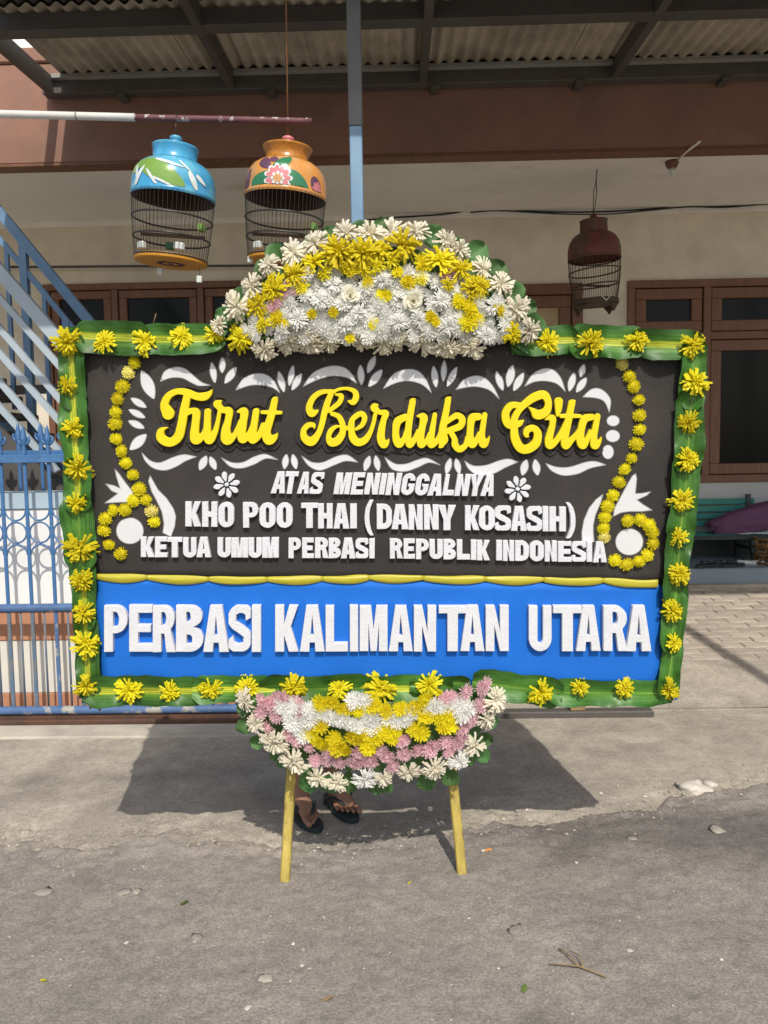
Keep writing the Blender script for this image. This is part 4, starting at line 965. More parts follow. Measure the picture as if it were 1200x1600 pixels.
W4 = [[(340, 308, 14), (395, 350, 40), (435, 388, 60), (520, 358, 54), (548, 265, 46), (505, 182, 54), (420, 197, 55), (335, 250, 50), (245, 335, 44), (195, 430, 46), (190, 540, 50), (205, 650, 56), (262, 738, 58), (342, 742, 56), (420, 680, 56), (435, 580, 50), (388, 527, 44), (325, 552, 44), (318, 602, 34), (350, 618, 10)],
      [(255, 290, 40), (160, 292, 46), (102, 370, 50), (112, 460, 52), (150, 505, 42), (240, 482, 42), (298, 436, 8)],
      [(655, 250, 54), (652, 330, 44), (642, 395, 24)], [(508, 442, 12), (585, 420, 44), (590, 490, 42), (570, 570, 46), (550, 660, 50), (565, 708, 50), (630, 660, 40), (692, 560, 36), (728, 470, 30)],
      [(792, 268, 46), (775, 350, 46), (755, 450, 48), (730, 560, 50), (716, 650, 50), (730, 710, 50), (790, 650, 40), (850, 585, 36), (890, 510, 32)], [(836, 236, 8), (800, 255, 38)], [(682, 402, 32), (780, 400, 34), (876, 402, 30)],
      [(1000, 412, 44), (925, 435, 50), (890, 540, 48), (880, 650, 52), (906, 708, 50), (950, 650, 38), (985, 560, 28)], [(1062, 402, 38), (1042, 500, 42), (1022, 620, 44), (1032, 708, 52), (1085, 660, 26), (1106, 602, 6)], [(1102, 372, 6), (1020, 376, 10)]]
word('script_word', [(W4, (775, 590), 6.6667)])
# two white eight-petalled foam flowers
def star_flower(px, py, r):
    c = bp(px, py, .0104); o = MB(); o.lathe([(.0, .018), (.006, .016), (.007, .002)], 10, Matrix.Translation(c)); f = o.build('foam_flower', M['foam_edge'], board, True)
    for k in range(8):
        a = 2 * math.pi * k / 8 + .2; q = []
        for i in range(16):
            t = 2 * math.pi * i / 16; x = .62 + .38 * math.cos(t); y = .215 * math.sin(t) * (1.0 if math.cos(t) > 0 else .75 + .25 * math.cos(t) + .0)
            q.append((x * r, y * r))
        m = MB(); m.prism(q, 0, .013, bevel=.0015, M=Matrix.Translation(c) @ Matrix.Rotation(a, 4, 'Z')); m.build('petal', M['foam_edge'], f)
star_flower(355, 757, 20.5 * PXM); star_flower(808, 764, 20.5 * PXM)

# ---- puffed yellow ribbon over the joint
seg = [(148, 900.5), (230, 902), (327, 905), (418, 905), (505, 904), (577, 902.5), (662, 903), (758, 904.5), (850, 905.5), (942, 907), (1027, 912)]
for (xa, ya), (xb, yb) in zip(seg, seg[1:]):
    m = MB(); n = 16; k = 14; vs = []
    lastp = xb > 1000
    for i in range(n + 1):
        t = i / n; e = (math.sin(math.pi * min(max(t, .015), .985)) ** .42); 
        if lastp and t > .5: e = 1.0
        x = xa + (xb - xa) * t; y = ya + (yb - ya) * t + 2.5 * math.sin(math.pi * t)
        hw = (2.9 + 4.4 * e + .5 * math.sin(t * 7 + xa)) ; c = bp(x, y, .0215)
        for q in range(k):
            a = 2 * math.pi * q / k
            rr = 1 - .30 * max(0, math.cos(2.5 * a + 1.5 * t + xa)) * (1 - .35 * e)
            vs.append((c.x, c.y + math.sin(a) * hw * PXM * rr, c.z + .0005 + math.cos(a) * (.003 + .0045 * e) * rr))
    fs = [(i * k + q, i * k + (q + 1) % k, (i + 1) * k + (q + 1) % k, (i + 1) * k + q) for i in range(n) for q in range(k)] + [tuple(range(k)), tuple(n * k + q for q in range(k - 1, -1, -1))]
    m.add(vs, [tuple(reversed(f)) for f in fs]); m.build('ribbon_puff', M['ribbon'], board, True)
# ------------------------------------------------------------------ leaves of the frame
rl_ = random.Random(11)
def blade(p0, p1, hw, striped=True, w=.022, taper=(.55, .5), name='frame_leaf', amp=1.0, fold=.010, parent=board, lift=0.0, wav=2.2):
    p0 = Vector(p0); p1 = Vector(p1); d = p1 - p0; Lp = d.length; nrm = Vector((-d.y, d.x)) / Lp
    n = max(14, int(Lp / 6)); k = 10; vs = []; at = []; al = []; s0 = rl_.uniform(0, 50)
    for i in range(n + 1):
        t = i / n
        e = 1.0
        if t < .12: e = taper[0] + (1 - taper[0]) * math.sin(t / .12 * math.pi / 2)
        if t > .86: e = taper[1] + (1 - taper[1]) * math.sin((1 - t) / .14 * math.pi / 2)
        hu = hw * e * (1 + .22 * amp * nz3(t * Lp / 55, s0)) ; hd = hw * e * (1 + .22 * amp * nz3(t * Lp / 55, s0 + 9))
        for j in range(k + 1):
            v = j / k * 2 - 1; off = v * (hu if v > 0 else hd); c = p0 + d * t + nrm * off
            z = w + fold * (abs(v) ** 1.3) * (.5 + .8 * nz3(t * Lp / 45, s0 + 3 + (2 if v > 0 else 0))) + .006 * wav * (abs(v) ** 1.6) * math.sin(t * Lp / 17 + s0 + (0 if v > 0 else 2.3) + 2 * nz3(t * Lp / 50, s0 + 5)) + .004 * nz3(t * Lp / 30, v * 2, s0) - .004 * math.cos(v * math.pi) + lift * t
            q = bp(c.x, c.y, max(z, .012 if amp < .8 else .0262)); vs.append(tuple(q)); at.append(j / k); al.append(t * Lp / 70 + s0)
    m = MB(); m.v = vs
    W = k + 1; m.f = [(i * W + j, i * W + j + 1, (i + 1) * W + j + 1, (i + 1) * W + j) for i in range(n) for j in range(k)]
    m.att = {'across': at, 'along': al}
    return m.build(name, M['blade' if striped else 'blade_plain'], parent, True)
# behind the strips: a dark green backing strip keeps gaps closed
for a, b, hw in [((95, 530), (350, 531), 19), ((800, 535), (1096, 541), 19), ((112, 515), (122, 800), 19), ((122, 790), (140, 1090), 18), ((1084, 530), (1066, 800), 17), ((1066, 790), (1046, 1090), 15), ((128, 1079), (600, 1079), 19), ((590, 1079), (1050, 1082), 17)]:
    blade(a, b, hw, False, .014, (1, 1), fold=.002, amp=.6, wav=.5)
TOP = [((118, 524), (232, 529), 26), ((215, 531), (352, 529), 23), ((798, 534), (905, 532), 22), ((890, 534), (1010, 536), 25), ((985, 537), (1100, 541), 23)]
for a, b, hw in TOP: blade(a, b, hw, True, .030)
for a, b, hw, s in [((108, 520), (116, 640), 21, True), ((113, 615), (120, 740), 22, True), ((119, 715), (122, 800), 22, True), ((119, 775), (128, 890), 26, False), ((128, 870), (134, 985), 19, True), ((134, 960), (138, 1092), 20, True)]:
    blade(a, b, hw, s, .030)
for a, b, hw, s in [((1086, 528), (1080, 640), 20, False), ((1080, 615), (1073, 740), 23, False), ((1075, 712), (1062, 850), 22, False), ((1064, 825), (1054, 950), 21, False), ((1056, 925), (1048, 1020), 19, False), ((1052, 1000), (1043, 1092), 17, False)]:
    blade(a, b, hw, s, .030)
for a, b, hw, s in [((128, 1080), (330, 1080), 24, True), ((300, 1077), (430, 1078), 22, True), ((405, 1078), (585, 1075), 23, False), ((560, 1076), (708, 1077), 21, True), ((738, 1066), (880, 1084), 24, False), ((855, 1082), (1052, 1084), 21, False), ((640, 1072), (735, 1066), 12, False)]:
    blade(a, b, hw, s, .030)

# ------------------------------------------------------------------ flowers
def strip_petal(m, A, B, C, w0, w1, th, nrm):
    # a cut foam strip from A over B to C
    ps = [A, B, C]; ws = [w0, (w0 + w1) / 2, w1]; vs = []
    for i, p in enumerate(ps):
        t = (ps[min(i + 1, 2)] - ps[max(i - 1, 0)]).normalized(); s = t.cross(nrm).normalized(); u = s.cross(t)
        for a, b in ((-1, -1), (1, -1), (1, 1), (-1, 1)): vs.append(p + s * (a * ws[i] / 2) + u * (b * th / 2))
    fs = [(i * 4 + k, i * 4 + (k + 1) % 4, i * 4 + 4 + (k + 1) % 4, i * 4 + 4 + k) for i in (0, 1) for k in range(4)] + [(3, 2, 1, 0), (8, 9, 10, 11)]
    m.add(vs, fs)
def fringe_mesh(name, mat, seed, n=46, width=.15, open_=(8, 100), clump=.0, lenv=.2):
    # unit radius tuft of cut strips
    r = random.Random(seed); m = MB()
    for i in range(n):
        az = 2.39996 * i + r.uniform(-.25, .25) * 1.3; f = (i + .5) / n
        po = R(open_[0] + (open_[1] - open_[0]) * f ** .75 + r.uniform(-8, 8)); L = (1 - lenv * r.random()) * (.78 + .22 * f)
        if clump: az += clump * math.sin(az * 3 + seed)
        d = Vector((math.sin(po) * math.cos(az), math.sin(po) * math.sin(az), math.cos(po) * .75 + .05)); A = d * .06
        sag = Vector((0, 0, -.10 * f + r.uniform(-.05, .08))); B = d * (.55 * L) + Vector((0, 0, .08)); C = d * L + sag + Vector((r.uniform(-.06, .06), r.uniform(-.06, .06), 0))
        nn = Vector((0, 0, 1)) if po > .5 else Vector((math.cos(az + 1.57), math.sin(az + 1.57), 0.2))
        nn = (nn + Vector((r.uniform(-.5, .5), r.uniform(-.5, .5), 0))).normalized()
        strip_petal(m, A, B, C, width * .7, width * r.uniform(.8, 1.15), .045, nn)
    return m.mesh(name, mat)
def mum_mesh(name, mat, seed, n=95, width=.17, flat=.62, core=.52, ball=.40):
    # dense chrysanthemum of many short folded petals, unit radius
    r = random.Random(seed); m = MB()
    for i in range(n):
        f = (i + .5) / n; az = 2.39996 * i + r.uniform(-.2, .2); po = R(4 + 104 * f ** .62 + r.uniform(-6, 6))
        L = (core + (1 - core) * f ** .5) * r.uniform(.84, 1.08)
        d = Vector((math.sin(po) * math.cos(az), math.sin(po) * math.sin(az), math.cos(po) * flat))
        s = Vector((-math.sin(az), math.cos(az), 0)); up = d.cross(s).normalized() * -1
        if up.z < 0: up = -up
        w = width * r.uniform(.8, 1.2); A = d * (.30 * L); Bm = d * (.72 * L) + up * .03; T = d * L + up * (.10 + r.uniform(-.04, .06)); dip = up * -.035
        vs = [A - s * w * .22, A + s * w * .22, Bm - s * w * .5, Bm + dip, Bm + s * w * .5, T - s * w * .26, T + s * w * .26 + up * .01]
        m.add(vs, [(0, 1, 3), (0, 3, 2), (1, 4, 3), (2, 3, 5), (3, 4, 6), (3, 6, 5)])
    m.lathe([(.0, -.2), (ball, -.1), (ball * .9, ball * .45 * flat), (ball * .55, ball * .85 * flat), (.0, ball * flat)], 11)
    return m.mesh(name, mat)
def rose_mesh(name, mat, seed):
    r = random.Random(seed); m = MB()
    for i in range(15):
        f = i / 14; az = 2.39996 * i; rad = .14 + .62 * f; hgt = .78 - .30 * f; span = 1.5 - .5 * f; n = 6; vs = []
        for a in range(n + 1):
            q = az + (a / n - .5) * span * 1.3
            for b in range(5):
                v = b / 4; rr = rad * (.35 + .65 * v) * (1 + .30 * f * max(0, v - .55) * 2) + r.uniform(-.01, .01); e = 1 - .30 * (abs(a / n - .5) * 2) ** 3 * v
                z = hgt * v * e - .12 * f * max(0, v - .7) * 3
                vs.append((rr * math.cos(q), rr * math.sin(q), z))
        m.add(vs, [(a * 5 + b, a * 5 + b + 1, a * 5 + 6 + b, a * 5 + 5 + b) for a in range(n) for b in range(4)])
    return m.mesh(name, mat, True)
FR_Y = [fringe_mesh('fringed_flower', M['fl_yellow'], k, 70 + 5 * k, .12, ((12, 103), (4, 82), (22, 106), (8, 96))[k % 4], .25 * (k % 3), .24) for k in range(8)]
FR_G = [fringe_mesh('fringed_flower', M['fl_gold'], 20 + k, 70, .115, (14, 100), .2, .3) for k in range(4)]
FR_W = [fringe_mesh('fringed_flower', M['fl_cream'], 40 + k, 60 + 5 * k, .125, (26, 104), .3 * (k % 3), .25) for k in range(6)]
FR_S = [fringe_mesh('fringed_flower', M['fl_white'], 60 + k, 66 + 6 * k, .11, (24, 104), .2 * (k % 2), .2) for k in range(3)]
MU_W = [mum_mesh('chrysanthemum', M['fl_white'], k, 92 + 6 * k, .17 - .01 * k) for k in range(5)]
MU_Y = [mum_mesh('chrysanthemum', M['fl_gold'], 10 + k, 88 + 6 * k, .18) for k in range(3)] + [mum_mesh('chrysanthemum', M['fl_yellow'], 13 + k, 88 + 6 * k, .18) for k in range(2)]
MU_P = [mum_mesh('chrysanthemum', M['fl_pink'], 20 + k, 84 + 6 * k, .15) for k in range(4)]
MU_B = [mum_mesh('button_flower', M['fl_yellow'], 30 + k, 150, .15, .85, .84, .70) for k in range(4)]
MU_L = [mum_mesh('button_flower', M['fl_lemon'], 36 + k, 150, .15, .85, .84, .70) for k in range(2)]
ROSE = [rose_mesh('rose', M['fl_rose'], k) for k in range(2)]
rf = random.Random(5)
def flower(meshes, px, py, r, w, parent=board, tilt=(0, 0), jit=.3, name=None):
    me = rf.choice(meshes); p = bp(px, py, w); s = r * PXM
    Mx = Matrix.Translation(p) @ Matrix.Rotation(tilt[0] + rf.uniform(-jit, jit), 4, 'X') @ Matrix.Rotation(tilt[1] + rf.uniform(-jit, jit), 4, 'Y') @ Matrix.Rotation(rf.uniform(0, 6.28), 4, 'Z') @ Matrix.Diagonal((s * rf.uniform(.88, 1.12), s * rf.uniform(.88, 1.12), s * rf.uniform(.8, 1.15), 1))
    return inst(name or me.name.split('.')[0], me, parent, Mx)
BORD = [(105, 533, 25), (163, 535, 20), (225, 536, 20), (285, 527, 21), (335, 521, 17), (376, 527, 22), (856, 535, 19), (920, 534, 21), (995, 534, 21), (1082, 538, 23),
        (105, 600, 19), (115, 668, 21), (124, 731, 22), (121, 787, 20), (124, 855, 26), (129, 905, 20), (132, 957, 20), (134, 1005, 21), (133, 1070, 19),
        (1083, 598, 21), (1078, 660, 20), (1073, 718, 24), (1066, 780, 20), (1060, 840, 18), (1062, 895, 19), (1050, 954, 21), (1052, 1005, 18), (1045, 1076, 20),
        (203, 1078, 24), (267, 1078, 19), (331, 1076, 21), (385, 1073, 20), (460, 1075, 22), (528, 1076, 21), (592, 1073, 23), (672, 1071, 25), (842, 1079, 27), (906, 1072, 16), (975, 1075, 21)]
for x, y, r in BORD: flower(FR_Y, x + rf.uniform(-2, 2), y + rf.uniform(-2, 2), r * rf.uniform(1.0, 1.24), .036, jit=.42)
GARL = [(211, 566), (201, 582), (192, 604), (184, 623.5), (181, 644), (180, 662), (181.5, 685.6), (190, 704.5), (196.5, 723), (208, 742), (218, 764), (208.7, 782), (228, 781), (195, 796.7), (177, 797), (164.7, 810), (162.7, 828.7), (170.7, 851), (189, 865), (236.7, 798), (240.7, 815),
        (971, 568), (983, 588), (990, 604), (998, 625), (998.6, 649), (999, 671), (994, 694), (986.6, 716), (976, 733), (967, 753), (957.6, 774), (949, 790.7), (945, 808), (943, 825), (944, 839), (980.7, 814), (1001, 812), (1014, 820.7), (1018.7, 831), (1020, 849), (1011, 867), (998, 877), (979, 882), (960.7, 875)]
for i, (x, y) in enumerate(GARL):
    flower(MU_L if i in (1, 21, 19, 35) else MU_B, x, y, 10.6 + rf.uniform(-.7, .7), .014, jit=.25)

# ---- big flower crown on the top edge
def dome(px, py, cx, cy, rx, ry, h, base):
    q = ((px - cx) / rx) ** 2 + ((py - cy) / ry) ** 2; return base + h * math.sqrt(max(0.0, 1 - q))
topd = lambda x, y: dome(x, y, 588, 520, 275, 175, .060, .03)
m = MB(); vs = []
for i in range(25):
    a = math.pi * i / 24
    for k in range(7):
        t = k / 6; x = 588 - 232 * math.cos(a) * t; y = 530 - 146 * math.sin(a) * t; vs.append(tuple(bp(x, y, topd(x, y) - .035)))
m.add(vs, [(i * 7 + k, i * 7 + 7 + k, i * 7 + 8 + k, i * 7 + 1 + k) for i in range(24) for k in range(6)])
crown = m.build('flower_crown', M['leaf'], board, True)
def round_leaf(px, py, ang, L, Wd, w, parent, curl=.25, mat='leaf'):
    # broad leaf pointing away at angle ang (degrees, 90 is up)
    m = MB(); n = 10; k = 6; vs = []; a = R(ang); dx, dy = math.cos(a), math.sin(a); base = bp(px, py, w); s = rl_.uniform(0, 9)
    for i in range(n + 1):
        t = i / n; hw = Wd * PXM * (math.sin(math.pi * (t * .90 + .05)) ** .75) * (1 + .06 * math.sin(9 * t + s))
        for j in range(k + 1):
            v = j / k * 2 - 1; z = -.3 * t * t * L * PXM * curl + .38 * abs(v) * hw + .005 * math.sin(5 * t + s + v * 2)
            vs.append((base.x + dx * t * L * PXM - dy * v * hw, base.y + dy * t * L * PXM + dx * v * hw, max(base.z + z, .0)))
    m.add(vs, [(i * 7 + j, i * 7 + j + 1, i * 7 + 8 + j, i * 7 + 7 + j) for i in range(n) for j in range(k)])
    return m.build('leaf', M[mat], parent, True)
for x, y, ang, L, Wd in [(366, 500, 160, 30, 15), (356, 515, 180, 26, 15), (388, 470, 150, 26, 16), (422, 428, 135, 26, 16), (440, 405, 140, 28, 15), (492, 392, 120, 22, 16), (520, 376, 105, 22, 14), (598, 368, 85, 26, 16), (565, 368, 95, 22, 16), (668, 385, 55, 34, 18), (700, 400, 50, 32, 18), (728, 412, 45, 40, 19), (758, 438, 38, 38, 19), (785, 465, 25, 36, 18), (800, 488, 15, 38, 18), (812, 512, 5, 40, 19), (800, 530, -8, 55, 18), (760, 430, 60, 24, 18)]:
    round_leaf(x, y, ang, L, Wd, .030, crown)
def outward(x, y, cx, cy, k):
    dx, dy = (x - cx) / 250, (cy - y) / 170
    return (-dy * k, dx * k)
def put(meshes, x, y, r, cx, cy, dm, k=.7, lift=0.0, jit=.3): return flower(meshes, x, y, r, dm(x, y) + lift, crown if dm is topd else lowpart, outward(x, y, cx, cy, k), jit)
C = (588, 500)
for x, y, r in [(343, 508, 15), (371, 479, 21), (395, 448, 19), (422, 416, 19), (458, 396, 19), (494, 382, 20), (540, 366, 21), (579, 367, 21), (612, 366, 21), (650, 363, 20), (696, 380, 20), (718, 391, 17), (753, 421, 18), (782, 446, 20), (806, 482, 21), (826, 515, 20)]:
    put(FR_W, x, y, r * 1.24, *C, topd, .6)
for x, y, r in [(451, 530, 19), (485, 528, 20), (515, 527, 17), (413, 541, 19), (568, 526, 19), (599, 530, 19), (619, 525, 19), (660, 528, 20), (690, 534, 17), (701, 537, 19), (738, 537, 19)]:
    flower(FR_W, x, y + 5, r * 1.32, .060, crown, (.62, 0), .22)
for x, y, r in [(400, 482, 21), (424, 450, 22), (458, 428, 20), (490, 410, 20), (526, 398, 23), (564, 394, 23), (599, 392, 21), (635, 390, 25), (689, 403, 23), (725, 423, 19), (732, 455, 18), (754, 450, 17)]:
    put(FR_G, x + rf.uniform(-6, 6), y + rf.uniform(-5, 7), r * rf.uniform(1.15, 1.5), *C, topd, .6, rf.uniform(0, .012))
for x, y, r in [(734, 482, 16), (732, 504, 17), (781, 484, 13), (431, 497, 14), (442, 508, 13), (487, 491, 9), (521, 488, 10), (584, 506, 11), (547, 529, 9), (598, 462, 12), (638, 441, 13), (621, 425, 10), (603, 462, 11), (673, 495, 12), (566, 419, 14), (545, 423, 12), (681, 503, 9)]:
    put(MU_Y, x, y, r, *C, topd, .5, .012)
for x, y in [(799, 520), (377, 529)]: put(FR_Y, x, y, 19, *C, topd, .4)
for x, y, r in [(451, 443, 9), (431, 473, 12), (444, 459, 10), (460, 456, 8), (425, 481, 10), (696, 431, 11), (709, 424, 8)]: put(MU_P, x, y, r, *C, topd, .5, .010)
for x, y, r in [(547, 461.5, 17), (646, 470, 19)]:
    f_ = flower(ROSE, x, y, r, topd(x, y) + .006, crown, (.1, 0), .2)
for x, y, r in [(470, 446, 13), (508, 428, 12), (540, 418, 12), (588, 415, 13), (612, 409, 12), (660, 412, 13), (700, 445, 12), (718, 470, 13), (745, 500, 12), (412, 508, 12), (575, 442, 9), (658, 436, 10)]:
    put(MU_Y if rf.random() < .55 else FR_Y, x, y, r * 1.15, *C, topd, .5, .012)
for x, y, r in [(500, 470, 15), (465, 500, 15), (560, 490, 14), (620, 505, 15), (690, 470, 15), (600, 440, 14), (520, 445, 14), (700, 510, 15), (540, 510, 14), (760, 525, 15), (440, 520, 14), (655, 500, 13), (480, 430, 13), (770, 480, 14)]:
    put(FR_S, x, y, r * 1.15, *C, topd, .55, .012, .45)
placed = [(x, y, r) for x, y, r in [(547, 461, 14), (646, 470, 16), (734, 482, 12), (732, 504, 12), (431, 497, 9), (598, 462, 8), (638, 441, 9), (673, 495, 9), (584, 506, 7), (621, 425, 7), (566, 419, 9), (696, 431, 8), (431, 473, 9), (487, 491, 6), (521, 488, 6)]]
cnt = 0; tries = 0
while tries < 9000 and cnt < 175:
    tries += 1; x = rf.uniform(385, 812); y = rf.uniform(408, 526)
    q = ((x - 590) / 225) ** 2 + ((y - 545) / 145) ** 2
    if q > 1 or (y < 430 and abs(x - 600) > 110): continue
    if x > 735 and y < 470 or x < 450 and y < 470 or y < 425: continue
    if x < 400 and y < 505 : continue
    r = rf.uniform(13, 17.5)
    if any((x - a) ** 2 + (y - b) ** 2 < ((r * .50 + c * .56) ** 2) for a, b, c in placed): continue
    placed.append((x, y, r)); put(MU_W, x, y, r, 588, 480, topd, .7, rf.uniform(-.012, .010), .4); cnt += 1

# ---- half-moon spray at the bottom edge
lowd = lambda x, y: dome(x, y, 580, 1105, 215, 135, .070, .035)
m = MB(); vs = []
for i in range(21):
    a = math.pi * i / 20
    for k in range(7):
        t = k / 6; x = 578 - 190 * math.cos(a) * t; y = 1098 + 108 * math.sin(a) * t; vs.append(tuple(bp(x, y, lowd(x, y) - .03)))
m.add(vs, [(i * 7 + k, i * 7 + 1 + k, i * 7 + 8 + k, i * 7 + 7 + k) for i in range(20) for k in range(6)])
lowpart = m.build('flower_swag', M['leaf'], board, True)
for x, y, ang, L, Wd in [(392, 1105, 200, 30, 17), (395, 1125, 215, 34, 16), (415, 1150, 225, 34, 16), (450, 1180, 240, 34, 15), (485, 1195, 252, 56, 20), (520, 1208, 262, 46, 24), (545, 1205, 268, 50, 18), (600, 1215, 280, 36, 17), (590, 1215, 268, 34, 15), (660, 1205, 290, 48, 18), (690, 1200, 300, 44, 18), (722, 1180, 310, 32, 16), (745, 1150, 325, 32, 17), (757, 1125, 340, 30, 16), (762, 1100, 350, 28, 15), (640, 1200, 275, 34, 16), (440, 1170, 238, 30, 14), (738, 1165, 318, 40, 18)]:
    round_leaf(x, y, ang + rl_.uniform(-14, 14), L * rl_.uniform(.72, .95), Wd * .82, .035, lowpart, .2)
CL = (580, 1110)
def lo(meshes, pts, z=None, r=None, k=.6, lift=0.0):
    for p in pts:
        x, y = z(p[0], p[1]) if z else p[:2]; rr = r or p[2] * 1.16
        put(meshes, x, y, rr * rf.uniform(.93, 1.07), *CL, lowd, k, lift)
bl, brr = Z((360, 1040), 5.217), Z((570, 1040), 5.217)
lo(FR_W, [(383, 1093, 18), (399, 1130, 19), (429, 1159, 26), (460, 1188, 26), (498, 1214, 20), (527, 1222, 20), (599, 1216, 20), (639, 1205, 20), (677, 1199, 22), (741, 1165, 21), (760, 1124, 19), (775, 1094, 19)])
lo(FR_S, [(571, 1216, 22), (716, 1188, 20)])
lo(MU_P, [(260, 280), (340, 330), (390, 260), (250, 380), (380, 410), (310, 510), (550, 290), (560, 380), (480, 570), (545, 600), (640, 660), (690, 770), (800, 700), (785, 770), (890, 790), (1000, 780), (1040, 800), (1140, 760), (330, 300), (440, 270), (1050, 710)], bl, 15)
lo(MU_P, [(130, 690), (40, 780), (310, 610), (320, 720), (430, 690), (570, 650), (230, 820), (690, 700), (760, 640), (800, 510), (880, 440), (940, 320), (950, 190), (820, 220), (700, 260), (650, 280), (780, 590), (530, 690), (660, 620), (985, 150), (180, 740)], brr, 15)
lo(MU_Y, [(730, 310), (820, 300), (930, 355), (1040, 360), (640, 555), (730, 490), (740, 640), (840, 590), (920, 680), (1010, 590), (1120, 670), (1180, 580), (690, 600), (1100, 560), (870, 660), (1150, 320)], bl, 16, lift=.006)
lo(MU_Y, [(70, 330), (170, 370), (290, 350), (30, 660), (80, 590), (230, 530), (150, 540), (400, 350), (490, 280), (490, 410), (400, 520), (460, 550), (640, 500), (700, 400), (620, 430), (690, 480), (220, 590)], brr, 16, lift=.006)
lo(MU_W, [(470, 390), (510, 470), (640, 350), (645, 430), (820, 420), (900, 440), (980, 470), (1050, 490), (1140, 420), (565, 540), (1000, 290), (1080, 290), (760, 400), (420, 340), (520, 330), (590, 470), (600, 560)], bl, 17, lift=.006)
lo(MU_W, [(40, 440), (60, 510), (190, 430), (330, 440), (260, 450), (570, 330), (800, 310), (790, 400), (540, 360), (370, 390), (610, 340), (850, 350), (740, 330)], brr, 17, lift=.006)
# two bits of dry stem sticking out of the frame
m = MB(); m.tube([bp(*p, w) for p, w in (((238, 512), .02), ((241, 500), .03), ((244, 490), .028))], .0013, 5); m.build('dry_stem', M['twig'], board, True)
m = MB(); m.tube([bp(*p, w) for p, w in (((150, 1085), .02), ((147, 1100), .03), ((140, 1107), .028))], .004, 5); m.tube([bp(*p, w) for p, w in (((148, 1098), .03), ((155, 1104), .033), ((156, 1110), .03))], .004, 5); m.build('dry_stem', M['twig'], board, True)
# ------------------------------------------------------------------ bird cages
def on_surface(prof, theta, z, lift=.002):
    z = max(z, prof[3][1])
    for (r0, z0), (r1, z1) in zip(prof, prof[1:]):
        if min(z0, z1) <= z <= max(z0, z1) and z0 != z1:
            r = r0 + (r1 - r0) * (z - z0) / (z1 - z0); break
    else: r = prof[-1][0]
    return Vector(((r + lift) * math.cos(theta), (r + lift) * math.sin(theta), z))
def patch(name, prof, th, z, outline, mat, parent, lift=.002, Rw=.19):
    # painted motif following the dome: outline in metres around (th, z)
    m = MB(); n = len(outline); vs = []
    for k in range(5):
        t = k / 4
        for x, y in outline: vs.append(on_surface(prof, th + x * t / Rw, z + y * t, lift))
    fs = [(k * n + i, k * n + (i + 1) % n, (k + 1) * n + (i + 1) % n, (k + 1) * n + i) for k in range(4) for i in range(n)]
    m.add(vs, fs); return m.build(name, mat, parent, True)
def petals(n, r0, r1, m=48, ph=0): return [((r0 + (r1 - r0) * abs(math.cos(n * a / 2 + ph)) ** .6) * math.cos(a), (r0 + (r1 - r0) * abs(math.cos(n * a / 2 + ph)) ** .6) * math.sin(a)) for a in lin(0, 2 * math.pi, m + 1)[:-1]]
def leafo(L, W, a): return [((L * .5 * math.cos(t)) * math.cos(a) - (W * .5 * math.sin(t) * (1 - .3 * math.cos(t))) * math.sin(a), (L * .5 * math.cos(t)) * math.sin(a) + (W * .5 * math.sin(t) * (1 - .3 * math.cos(t))) * math.cos(a)) for t in lin(0, 2 * math.pi, 25)[:-1]]
